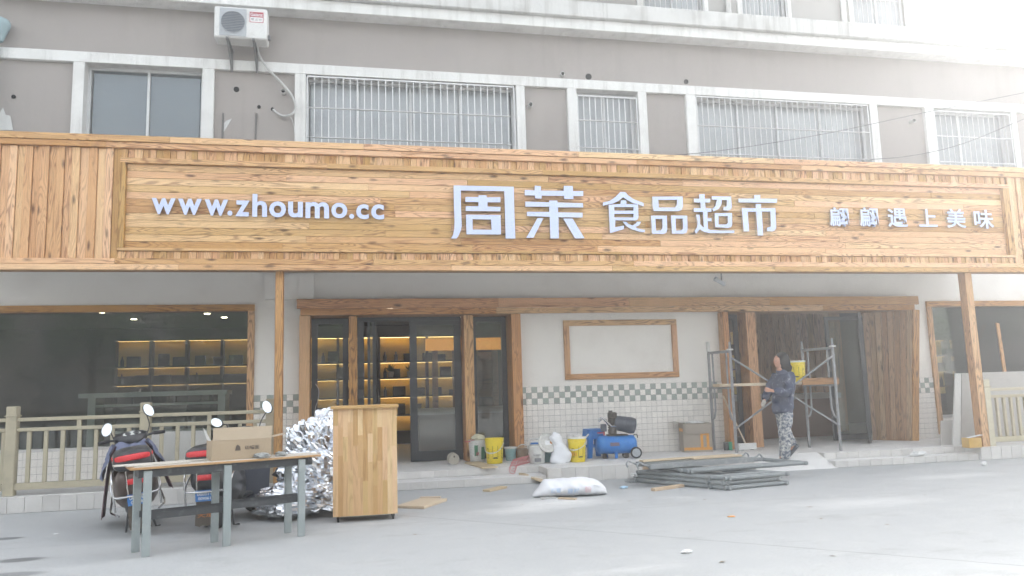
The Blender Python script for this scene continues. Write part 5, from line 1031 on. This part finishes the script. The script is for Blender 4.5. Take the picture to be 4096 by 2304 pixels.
# small cans and push broom under the scaffold
for k, (px, py, mt, lab) in enumerate(((2882, 1797, M_BLKP, 'small black can standing behind the taped carton'), (2905, 1798, M('green can', srgb(50, 150, 112), .5), 'small bright green can beside the black can'))):
    p = G(px, py, ZL); p.y = min(p.y, 13.4); tc = thing('small_can', lab, 'can', p, 0, 'small cans under the scaffold'); MB().lathe([(.05, 0), (.052, .005), (.052, .14), (.048, .15), (.045, .142)], 20).obj('body', mt, tc, 40, True, Matrix()); MB().lathe([(.03, .143), (.03, .15)], 14).obj('lid', M_STEEL, tc, 40, True, Matrix())
p = G(2990, 1800, ZL); br = thing('push_broom', 'white headed push scraper with a long wooden handle leaning by the scaffold', 'broom', p)
MB().box((0, 0, .065), (.36, .05, .12), ch=.006).obj('head', M_PAPER, br, None, True); MB().box((-.12, 0, .004), (.07, .05, .008)).box((.08, 0, .004), (.07, .05, .008)).obj('foot_pad', M_BLKP, br, None, True); MB().tube([(-.02, .02, .12), (-.28, .28, 1.0)], .014, 8).obj('handle', RAW, br, 40, True)

# ================================================================== scaffold
M_PIPE = M('plaster-spattered steel pipe', srgb(140, 140, 142), .5, 0, var=.15, scale=9, dirt=srgb(186, 186, 182), dirt_amt=.6, dlo=.54); M_PIPED = M('dark weathered pipe', srgb(132, 137, 138), .5, 0, var=.2, scale=7, dirt=srgb(172, 174, 172), dirt_amt=.5, dlo=.55); M_ROPE = M('white rope ring', srgb(216, 214, 208), .7)
sf = thing('scaffold', 'small steel frame scaffold with cross braces straddling the right entrance', 'scaffold', (7.5, 12.9, ZL))
LF, LB, RF, RB = V((6.70, 12.78, ZL)), V((6.63, 13.50, ZL)), V((8.41, 12.24, ZL)), V((8.37, 13.13, ZL))
zt_ = W(2912, 1362, 12.78).z; zbar = W(2912, 1405, 12.78).z; zmid = 1.40
def leg(nm, p, top, r=.026): 
    MB().tube([p, V((p.x, p.y, top))], r, 10).obj(nm, M_PIPE, sf); MB().tube([V((p.x, p.y, top)), V((p.x, p.y, top+.10))], r*.75, 8).obj('spigot', M_PIPE, sf)
for a, b in ((LF, LB), (RF, RB)):
    leg('standard', a, zbar+.07); leg('standard', b, zbar+(.07 if a is RF else .0))
    MB().tube([V((a.x, a.y, zbar)), V((b.x, b.y, zbar))], .026, 10).obj('top_bar', M_PIPE, sf)
    for f in (.18, .82):
        q = a.lerp(b, f); s_ = a if f < .5 else b; MB().tube([V((q.x, q.y, zbar)), V((q.x, q.y, .95)), V((q.x*.6+s_.x*.4, q.y*.6+s_.y*.4, .82)), V((s_.x, s_.y, .78))], .018, 8).obj('ladder_tube', M_PIPE, sf)
    MB().tube([V((a.x, a.y, zmid-.03)), V((b.x, b.y, zmid-.03))], .016, 8).obj('rung', M_PIPE, sf)
    MB().lathe([(.055, -.012), (.062, 0), (.055, .012), (.045, 0)], 16, Matrix.Translation((a.x, a.y, zbar+.03))).obj('rope_ring', M_ROPE, sf)
for y_ in (0,):
    l_, r_ = (LF, RF) if y_ == 0 else (LB, RB); o_ = V((0, -.03, 0))
    zl, zr = W(2925, 1425, l_.y).z, .62
    MB().tube([V((l_.x, l_.y, zbar-.12))+o_, V((r_.x, r_.y, .66))+o_], .017, 8).obj('cross_brace', M_PIPE, sf); MB().tube([V((l_.x, l_.y, .66))+o_*1.6, V((r_.x, r_.y, zbar-.12))+o_*1.6], .017, 8).obj('cross_brace', M_PIPE, sf)
    if y_ == 0: continue
MB().tube([V((LB.x, LB.y, zbar+.03)), V((LB.x, LB.y, zbar+.22))], .035, 12).obj('white_pipe_end', M_WPL, sf)
pA, pB = (LF+LB)/2, (RF+RB)/2; dv = (pB-pA).normalized(); pl0 = pA-dv*.10; pl1 = pB+dv*.16; pl0.z = pl1.z = zmid+.045
o = plank('scaffold_plank', pl0-V((0, .20, 0)), pl1-V((0, .20, 0)), .22, .05, (0, 0, 1), RAW); tag(o, 'front plank of the scaffold platform with reddish brown edge', 'plank', 'scaffold planks')
o = plank('scaffold_plank', pl0+V((0, .06, 0)), pl1+V((0, .06, 0)), .24, .05, (0, 0, 1), RAW); tag(o, 'rear plank of the scaffold platform behind the front one', 'plank', 'scaffold planks')
o = plank('scaffold_plank', pB+V((-.55, -.325, zmid+.045-ZL)), pl1+V((.0, -.325, 0)), .115, .03, (0, -1, 0), PINE_BROWN); tag(o, 'short brown board on edge along the right half of the scaffold platform', 'plank', 'scaffold planks')
pb = W(3191, 1535, 12.62); t_, rr = pail('yellow pail with orange stripe standing on the scaffold platform', (pb.x, 12.62, zmid+.046), .135, .15, .37, M_YEL, lid=M_WPL, group='pails on the ledge'); yellow_print(t_, rr, rad(-125), .37)
crumple('crumpled_rag', 'grey rag lying on the right end of the scaffold platform', V((pB.x-.10, pB.y-.18, zmid+.046)), (.09, .06, .025), M_RAG, 31, 'rag')

# ================================================================== pile of dismantled scaffold parts in the yard
def lying_frame(lab, c, u, v, z, lu, lv, r=.024, extra=True):
    u = V((*u, 0)).normalized(); v = V((*v, 0)).normalized(); c = V((c[0], c[1], z)); f = thing('tube_frame', lab, 'tube frame', c, 0, 'dismantled scaffold parts')
    for k in (0, 1): MB().tube([c+u*lu*k-v*.06, c+u*lu*k+v*(lv+.06)], r, 10).obj('standard', M_PIPED, f)
    for k in (.0, .16, 1.0): MB().tube([c+v*lv*k-u*.05, c+v*lv*k+u*(lu+.05)], r, 10).obj('cross_bar', M_PIPED, f)
    if extra:
        for k in (.2, .8): MB().tube([c+u*lu*k+v*lv*.0, c+u*lu*k+v*lv*.55], r*.6, 8).obj('ladder_tube', M_PIPED, f)
C0 = (5.08, 10.02); U0 = (1, .17); V0 = (-.52, .86)
lying_frame('dismantled scaffold frame at the very bottom of the pile', C0, U0, V0, .032, .98, 1.55, .03); lying_frame('dismantled scaffold frame second from the bottom of the pile', (5.06, 10.05), U0, (-.50, .86), .094, .90, 1.55, .03); lying_frame('dismantled scaffold frame third from the bottom of the pile', (5.09, 10.03), U0, V0, .156, 1.0, 1.5, .03); 
lying_frame('scaffold frame whose long pale tube sticks out furthest right of the pile', (4.78, 10.55), (1, .125), (-.30, .95), .220, 2.0, .85, .03, False)
# steel deck with hooks
dk = thing('scaffold_deck', 'long steel scaffold walkway with end hooks lying on the pile', 'scaffold deck', (4.25, 10.72, .255), math.atan2(.25, 1.75)); dl = 1.80
M_DECK = M('galvanised deck', srgb(146, 150, 152), .5, .3, var=.1, scale=6, dirt=srgb(200, 200, 196), dirt_amt=.5)
for y0_ in (0, .42): bx('side_channel', 0, dl, y0_, y0_+.025, 0, .075, M_DECK, dk, .003, True)
for k in range(24): bx('slat', .02+k*.0735, .02+k*.0735+.052, .026, .419, .062, .07, M_PIPED, dk, 0, True)
for x_ in (0, dl):
    for y_ in (.05, .38):
        s_ = -1 if x_ == 0 else 1; MB().tube(spline([(x_, y_, .04), (x_+s_*.09, y_, .07), (x_+s_*.15, y_, .10), (x_+s_*.19, y_, .06), (x_+s_*.17, y_, .01)], 4), .014, 8).obj('hook', M_DECK, dk, 40, True)
DM = wm[dk.name]
for (x0_, x1_, y_, z_, wd, lab) in ((.05, 1.70, .36, .075, .12, 'long pale plank lying on the back of the steel walkway'), (.85, 1.72, .22, .075, .10, 'shorter pale plank lying on the middle of the steel walkway')):
    o = plank('loose_plank', DM @ V((x0_, y_, z_+.026)), DM @ V((x1_, y_, z_+.026)), wd, .025, (0, 0, 1), RAW); tag(o, lab, 'plank', 'planks on the scaffold pile')
o = plank('loose_plank', (4.13, 11.40, .03), (4.60, 11.55, .075), .14, .05, (0, 0, 1), M_DECK); tag(o, 'short grey board sticking out at the left foot of the pile', 'plank', 'planks on the scaffold pile')
o = plank('timber_block', (4.46, 11.42, .001), (4.50, 11.45, .25), .10, .10, (0, -1, 0), RAW); tag(o, 'upright timber block propping the left end of the pile', 'block')
crumple('crumpled_paper', 'crumpled white sheet on the board at the left foot of the pile', (4.36, 11.42, .06), (.16, .10, .05), M_PAPER, 44, 'paper')
# wood offcuts and scraps in the yard
def offcut(lab, a, b, wd, th, mat=None, z=0.0, name='wood_offcut', face=(0, 0, 1)):
    a, b = V(a), V(b); a.z += th+.001; b.z += th+.001; o = plank(name, a, b, wd, th, face, mat or RAW); return tag(o, lab, 'offcut', 'wood scraps in the yard')
offcut('broad pale plywood offcut lying right of the cabinet', G(1640, 2035), G(1735, 2003), .40, .035); offcut('thin stick lying against the back of the plywood offcut', G(1680, 1993), G(1763, 1991), .05, .02)
offcut('small wood offcut lying in front of the steps', G(1945, 1968), G(2015, 1952), .13, .03); offcut('pale batten lying alone in front of the scaffold pile', G(2612, 1965), G(2730, 1948), .08, .04); offcut('thin strip of wood under the front of the white sack', G(2235, 1996), G(2305, 1999), .07, .02); offcut('white plaster chip left of the white sack', G(2160, 1993), G(2225, 1992), .12, .012, M_GYPW)
o = plank('wood_offcut', (2.66, 12.22, .135), (2.98, 11.62, .03), .13, .03, (0, .3, 1), RAW); tag(o, 'pale board sloping from the step down to the ground behind the white sack', 'offcut', 'wood scraps in the yard')
o = plank('wood_offcut', (2.02, 13.30, ZL+.028), (2.16, 12.30, ZL+.028), .26, .025, (0, 0, 1), RAW); tag(o, 'flat board under the yellow pail reaching the step edge', 'offcut', 'wood scraps in the yard')
crumple('plastic_bag', 'white plastic bag lying on the right-hand step', G(3675, 1824, .112), (.16, .08, .045), M_PAPER, 51, 'bag', None, 16, 10, .3, False); crumple('crumpled_paper', 'pale blue crumpled wrapper between the white sack and the pile', G(2495, 1954), (.06, .04, .02), M('pale blue wrapper', srgb(178, 206, 226), .6), 52, 'paper', 'litter in the yard')
crumple('crumpled_paper', 'crumpled white paper cup shape lying alone in the foreground', G(2748, 2213), (.05, .03, .018), M_PAPER, 53, 'paper', 'litter in the yard'); crumple('orange_peel', 'orange peel or leaf lying on the concrete in the foreground', G(2925, 2068), (.045, .02, .008), M('orange scrap', srgb(236, 170, 90), .7), 54, 'scrap', 'litter in the yard')
crumple('cobble', 'pale stone chip near the foot of the right ledge', G(3938, 1861), (.05, .04, .035), M_PAPER, 55, 'stone', 'litter in the yard', 10, 7, .15); crumple('crumpled_paper', 'small white scrap left in front of the scooters', G(225, 2137), (.03, .015, .006), M_PAPER, 56, 'paper', 'litter in the yard')
M_LEAFD = M('dry leaf', srgb(128, 116, 98), .8, tint=.25); lm_ = MB().add([(-.03, 0, .004), (0, -.014, .009), (.035, 0, .005), (0, .015, .006)], [(0, 1, 2), (0, 2, 3)]).mesh('dry_leaf', M_LEAFD)
random.seed(9)
for k, (px, py) in enumerate(((1660, 2140), (1985, 2145), (2290, 2035), (2520, 2006), (2820, 2000), (3255, 1983), (3240, 2030), (3285, 2077), (2760, 2125), (3330, 2226), (2600, 1993), (3945, 1888), (2090, 2020), (2170, 1998), (1900, 1965), (1820, 2000), (290, 2105), (1330, 2190), (2890, 2250), (3550, 2100), (3700, 1980))):
    g_ = G(px, py); o = bpy.data.objects.new('dry_leaf', lm_); s_ = random.uniform(.6, 1.5); link(o, None, Matrix.Translation(g_) @ Matrix.Rotation(random.uniform(0, 6), 4, 'Z') @ Matrix.Diagonal((s_, s_, s_, 1))); tag(o, 'dry brown leaf or chip scattered on the concrete yard', 'leaf', 'dry leaves scattered on the yard')
# stick leaning in the left side light and a hanging cable
tag(MB().tube([W(1262, 1760, 13.45), W(1252, 1665, 13.62)], .012, 8).obj('broom_stick', RAW), 'thin pale stick leaning against the left jamb behind the foil', 'stick')
tag(MB().tube(spline([W(a, b, 13.9) for a, b in ((1262, 1535), (1275, 1560), (1272, 1600), (1262, 1630), (1258, 1670))], 5), .006, 5).obj('hanging_cable', M_PVC), 'white cable hanging down in the narrow left side light', 'cable')
# tools on the pails
tag(MB().tube([(1.99, 13.36, ZL+.37), (2.10, 13.38, ZL+.39)], .012, 8).box((1.96, 13.35, ZL+.365), (.10, .05, .012)).obj('trowel', M_RED), 'red handled trowel sticking out left over the white pail at the jamb', 'trowel')
tag(MB().tube([(3.82, 12.6, ZL+.36), (3.90, 12.55, ZL+.46)], .012, 8).box((3.80, 12.61, ZL+.345), (.05, .03, .04)).obj('brush', M_PLAST), 'white plaster-covered brush standing in the plaster-rimmed yellow pail', 'brush')
# ================================================================== the workman
M_SKIN = M('skin', srgb(186, 136, 112), .55, var=.05); M_JACKET = M('slate blue jacket', srgb(60, 68, 90), .85, var=.15, scale=7, dirt=srgb(196, 198, 198), dirt_amt=.75, dlo=.58); M_TROUS = M('paint-spattered trousers', srgb(84, 92, 108), .85, var=.15, scale=13, dirt=srgb(206, 204, 198), dirt_amt=.9, dlo=.42); M_HOOD = M('black knit hood', srgb(24, 23, 24), .9, var=.1); M_GLOVE = M('dusty glove', srgb(186, 180, 170), .85); M_SHOE = M('dark dusty shoe', srgb(62, 66, 76), .8, dirt=srgb(150, 152, 156), dirt_amt=.6)
PY = 11.9
def pj(x, y, dy=0.0): return W(2980+x*.3453, 1380+y*.3453, PY) + V((0, dy, 0))
def skin(name, chains, sub=2):
    """chains: lists of (Vector, rx, ry); points that coincide are welded"""
    vs, es, rs = [], [], []
    def idx(p):
        for i, q in enumerate(vs):
            if (q-p).length < 1e-4: return i
        vs.append(p.copy()); rs.append(None); return len(vs)-1
    for ch in chains:
        last = None
        for p, r in ch:
            i = idx(p); rs[i] = r if rs[i] is None else rs[i]
            if last is not None: es.append((last, i))
            last = i
    me = bpy.data.meshes.new(name); me.from_pydata(vs, es, []); o = bpy.data.objects.new(name, me); COL.objects.link(o)
    sm = o.modifiers.new('skin', 'SKIN'); sm.use_smooth_shade = True; ss = o.modifiers.new('sub', 'SUBSURF'); ss.levels = sub; ss.render_levels = sub
    lay = me.skin_vertices[0].data if me.skin_vertices else None
    if lay is None:
        bm = bmesh.new(); bm.from_mesh(me); bm.verts.layers.skin.verify(); bm.to_mesh(me); bm.free(); lay = me.skin_vertices[0].data
    for i, r in enumerate(rs): lay[i].radius = r if isinstance(r, tuple) else (r, r); lay[i].use_root = (i == 0)
    bpy.context.view_layer.update(); dg = bpy.context.evaluated_depsgraph_get(); out = bpy.data.meshes.new_from_object(o.evaluated_get(dg)); bpy.data.objects.remove(o); bpy.data.meshes.remove(me); return out
foot0 = pj(420, 1335); foot0.z = .095
man = thing('person', 'workman in slate blue jacket and paint-spattered trousers walking left past the scaffold', 'person', (foot0.x, PY, .095))
hip, waist, chest, neck = pj(455, 800), pj(450, 690), pj(440, 450), pj(405, 300)
hL, hR = hip+V((0, -.09, -.02)), hip+V((0, .09, -.02)); sL, sR = pj(450, 365, -.19), pj(425, 365, .18)
kL, aL = pj(425, 1045, -.10), pj(428, 1275, -.08); kR, aR = pj(520, 1040, .10), pj(600, 1185, .10)
eL, wL, hLn = pj(405, 565, -.25), pj(245, 530, -.20), pj(195, 520, -.19); eR, wR, hRn = pj(340, 575, .24), pj(285, 640, .16), pj(262, 690, .15)
tL, tR = pj(330, 1290, -.09), pj(535, 1262, .11)
def fingers(w, h, d, side, curl=.6, r=.0085):
    ch = []; d = V(d).normalized(); s = V(side).normalized(); n = d.cross(s).normalized()
    for i, (o, L) in enumerate(((-.03, .065), (-.01, .075), (.01, .07), (.03, .055))):
        b = h+s*o; m = b+d*L*.5+n*L*.12*curl; e = b+d*L*(.85-.3*curl)+n*L*.55*curl; ch.append([(h, .022), (b+d*.01, .012), (m, r), (e, r*.85)])
    ch.append([(h.lerp(w, .4), .02), (h.lerp(w, .3)-s*.04, .012), (h-s*.045+d*.02+n*.02, r)]); return ch
body = [[(hip, (.12, .10)), (waist, (.11, .09)), (chest, (.13, .11)), (neck+V((0, 0, -.04)), .06), (neck, .05), (pj(390, 250), .052)],
        [(hip, (.12, .10)), (hL, .08), (kL, .055), (aL, .034), (aL.lerp(tL, .6)+V((0, 0, -.03)), .02)], [(hip, (.12, .10)), (hR, .08), (kR, .055), (aR, .034), (aR.lerp(tR, .5), .02)],
        [(chest, (.13, .11)), (sL, .055), (eL, .04), (wL, .026), (hLn, (.030, .02))], [(chest, (.13, .11)), (sR, .055), (eR, .04), (wR, .026), (hRn, (.03, .02))]]
body += fingers(wL, hLn, hLn-wL, (0, .25, 1), .9) + fingers(wR, hRn, hRn-wR, (1, -.3, .3), .7)
me = skin('body', body); bm = bmesh.new(); bm.from_mesh(me)
# head, facing -x: an ellipsoid pulled into brow, nose, lips, chin and jaw
hc = pj(400, 190); hb = MB().ell((0, 0, 0), (.098, .078, .118), 28, 20)
def face(v):
    x, y, z = v; q = V(v)
    if x < 0:
        f = max(0, 1-(y/.05)**2)
        q.x -= .022*math.exp(-((z+.012)/.020)**2)*max(0, 1-(y/.018)**2)      # nose
        q.x -= .006*math.exp(-((z-.028)/.012)**2)*f                            # brow
        q.x += .007*math.exp(-((z-.010)/.010)**2)*math.exp(-((abs(y)-.030)/.014)**2)   # eye sockets
        q.x -= .007*math.exp(-((z+.052)/.010)**2)*max(0, 1-(y/.024)**2)       # lips
        q.x -= .014*math.exp(-((z+.092)/.018)**2)*f                            # chin
    if z < -.03: q.y *= 1-.9*(-z-.03); q.x *= 1-.35*(-z-.03)/.09 if x > 0 else 1
    return q
hb.v = [tuple(hc+face(v)) for v in hb.v]; hm = hb.mesh('head', M_SKIN, 60); bm.from_mesh(hm); bm.to_mesh(me); bm.free(); me.materials.clear(); me.materials.append(M_SKIN); me.shade_smooth(); me.name = 'body'
link(bpy.data.objects.new('body', me), man, Matrix())
for sd in (-1, 1): MB().ell(tuple(hc+V((.005, sd*.078, -.01))), (.02, .010, .032), 10, 8).obj('ear', M_SKIN, man); MB().ell(tuple(hc+V((-.083, sd*.030, .008))), (.010, .012, .007), 10, 6).obj('eye', M_BLKP, man)
# hood and hair
hd_ = MB().ell((0, 0, 0), (.132, .110, .158), 30, 20)
def hoodf(v):
    q = V(v); x, y, z = v
    if z < 0 and x > 0: q.x += -z*.25; q.z *= 1.25
    if x < -.092 and z < .06: q.x = -.092+(x+.092)*(-.5)
    if z < -.05: q.x += .03; q.z *= 1.12
    return hc+V((.052, 0, .004))+q*(1+.03*mnoise.noise(q*14))
hd_.v = [tuple(hoodf(v)) for v in hd_.v]; hd_.obj('hood', M_HOOD, man, 60)
jk = [[(pj(440, 812), (.165, .165)), (pj(440, 765), (.188, .188)), (pj(436, 690), (.190, .19)), (pj(440, 560), (.182, .182)), (pj(445, 440), (.165, .165)), (pj(432, 350), (.11, .11)), (pj(408, 300), (.078, .078)), (pj(403, 285), (.074, .074))],
      [(pj(445, 440), (.165, .165)), (sL, .098), (pj(425, 470, -.24), .092), (eL, .088), (pj(310, 540, -.215), .070), (wL, .060)], [(pj(445, 440), (.165, .165)), (sR, .095), (eR, .082), (wR, .058)]]
me = skin('jacket', jk, 3)
for q in me.vertices:
    nz = mnoise.noise(V((q.co.x*9, q.co.y*9, q.co.z*15)))*.02+mnoise.noise(q.co*22)*.009; q.co += q.normal*nz
me.materials.clear(); me.materials.append(M_JACKET); me.shade_smooth(); link(bpy.data.objects.new('jacket', me), man, Matrix())
tr = [[(pj(448, 700), (.12, .12)), (pj(448, 775), (.13, .125)), (hL+V((0, 0, -.03)), .118), (pj(415, 930, -.09), .118), (kL, .105), (pj(428, 1180, -.09), .10), (pj(430, 1290, -.085), .096), (pj(430, 1325, -.085), .094)], [(pj(448, 775), (.13, .125)), (hR+V((0, 0, -.03)), .112), (pj(478, 930, .09), .108), (kR, .095), (pj(570, 1120, .10), .088), (pj(602, 1170, .10), .082)]]
me = skin('trousers', tr, 3)
for q in me.vertices:
    nz = mnoise.noise(V((q.co.x*8, q.co.y*8, q.co.z*16)))*.014+mnoise.noise(q.co*26)*.006; q.co += q.normal*nz
me.materials.clear(); me.materials.append(M_TROUS); me.shade_smooth(); link(bpy.data.objects.new('trousers', me), man, Matrix())
def shoe(a, t, up_):
    m = MB(); d = (t-a); d = d.normalized(); s = d.cross(V(up_)).normalized(); n = s.cross(d).normalized(); L = .285; heel = a-d*.075-n*.065
    for k, (f, w_, h_) in enumerate(((0, .026, .06), (.06, .036, .085), (.25, .038, .09), (.5, .044, .065), (.75, .048, .05), (.93, .036, .036), (1, .015, .02))):
        c_ = heel+d*L*f
        for j in range(10):
            th = 2*math.pi*j/10; m.v.append(tuple(c_+s*w_*math.cos(th)+n*(h_/2+h_/2*math.copysign(abs(math.sin(th))**.7, math.sin(th)))))
    m.f = [(i*10+j, i*10+(j+1) % 10, (i+1)*10+(j+1) % 10, (i+1)*10+j) for i in range(6) for j in range(10)] + [tuple(range(10))[::-1], tuple(60+j for j in range(10))]; m.mi = [0]*len(m.f); m.obj('shoe', M_SHOE, man, 60)
shoe(aL+V((0, 0, -.02)), tL+V((0, 0, -.035)), (0, 0, 1)); shoe(aR, tR, (-.7, 0, .7))
gm_ = skin('glove', [[(wR, .034), (hRn, (.045, .032)), (hRn+(hRn-wR).normalized()*.06, (.035, .022))]] , 2); gm_.materials.clear(); gm_.materials.append(M_GLOVE); gm_.shade_smooth(); link(bpy.data.objects.new('glove', gm_), man, Matrix())

# ================================================================== across the street, behind the viewer: seen in the glass
M_BARK = M('bark', srgb(84, 74, 62), .9, var=.2, bump=.4)
def leaf_mat():
    t = NT('street tree leaves'); k = t.noise(t.world(), 1.3, 3); c = t.mix(k, (.035, .07, .022), (.085, .13, .04)); t.b.inputs['Transmission Weight'].default_value = 0; return t.fin(c, .6)
M_LEAF = leaf_mat()
def make_tree(seed):
    random.seed(seed); tk = MB(); tk.tube(spline([(0, 0, 0), (.05, .02, 1.2), (-.05, .05, 2.6), (.05, 0, 4.2)], 3), [.2, .19, .18, .17, .165, .16, .15, .14, .12, .10], 9)
    ends = []
    for k in range(9):
        a = k*2.4; e = random.uniform(.3, 1.1); L = random.uniform(1.6, 2.8); b = V((0, 0, random.uniform(2.2, 4.0))); d = V((math.cos(a)*math.cos(e), math.sin(a)*math.cos(e), math.sin(e))); tk.tube([b, b+d*L*.5+V((0, 0, .1)), b+d*L], [.07, .045, .015], 6); ends.append(b+d*L); ends.append(b+d*L*.6)
    cr = MB()
    for k in range(46):
        c = random.choice(ends)+V((random.gauss(0, .6), random.gauss(0, .6), random.gauss(.1, .6))); r = random.uniform(.45, .9)
        for j in range(70):
            d = V((random.gauss(0, 1), random.gauss(0, 1), random.gauss(0, 1))).normalized()*r*random.uniform(.4, 1)**.5; p = c+d; s = random.uniform(.07, .14); x = V((random.gauss(0, 1), random.gauss(0, 1), random.gauss(0, .6))).normalized(); y = x.cross(V((random.gauss(0, 1), random.gauss(0, 1), random.gauss(0, 1)))).normalized(); cr.add([p-x*s, p-y*s*.5, p+x*s, p+y*s*.5], [(0, 1, 2, 3)])
    return tk.mesh('trunk', M_BARK, 60), cr.mesh('crown', M_LEAF)
tms = [make_tree(1), make_tree(2)]
labs = [w_+' from the left' for w_ in 'first second third fourth fifth sixth seventh eighth ninth tenth eleventh'.split()]
for k, (x, y, s) in enumerate(((-17, -9, 1.15), (-11.5, -10.5, 1.0), (-6, -9.5, 1.1), (0, -11, 1.05), (6.5, -9.8, 1.15), (13, -10.5, 1.0), (20, -9.5, 1.2), (28, -10.5, 1.1), (34.5, -9.5, 1.15), (41, -10.5, 1.1), (48, -9.8, 1.2))):
    t_ = thing('street_tree', 'leafy street tree mirrored in the shop glass, %s of the row' % labs[k], 'tree', (x, y, 0), k*1.3, 'street trees across the road')
    for nm, me in zip(('trunk', 'crown'), tms[k % 2]): link(bpy.data.objects.new(nm, me), t_, Matrix.Diagonal((s, s, s, 1)), True)
ob = thing('opposite_building', 'dark long building across the road mirrored faintly in the shop glass', 'building', (4, -24, 0)); M_OPP = M('opposite facade', srgb(104, 98, 92), .9)
bx('wall', -45, 78, -30, -24, 0, 7.5, M_OPP, ob)
for k in range(25): bx('window', -43+k*4.9, -43+k*4.9+2.2, -23.99, -23.9, 1.2, 3.0, M_DARKIN, ob); bx('window', -43+k*4.9, -43+k*4.9+2.2, -23.99, -23.9, 4.6, 6.2, M_DARKIN, ob)

# ================================================================== haze volume added in place of veiling lens glare
def haze():
    o = MB().box((5, 5, 8), (170, 120, 20)).obj('haze', bpy.data.materials.new('veil haze'), None, None); m = o.data.materials[0]; m.use_nodes = True; n = m.node_tree.nodes; n.clear()
    out = n.new('ShaderNodeOutputMaterial'); v = n.new('ShaderNodeVolumePrincipled'); v.inputs['Color'].default_value = (1, 1, 1, 1); v.inputs['Density'].default_value = HAZE; v.inputs['Anisotropy'].default_value = .5
    m.node_tree.links.new(v.outputs[0], out.inputs['Volume']); tag(o, None, kind='stuff')
HAZE = .009
if HAZE > 0: haze()
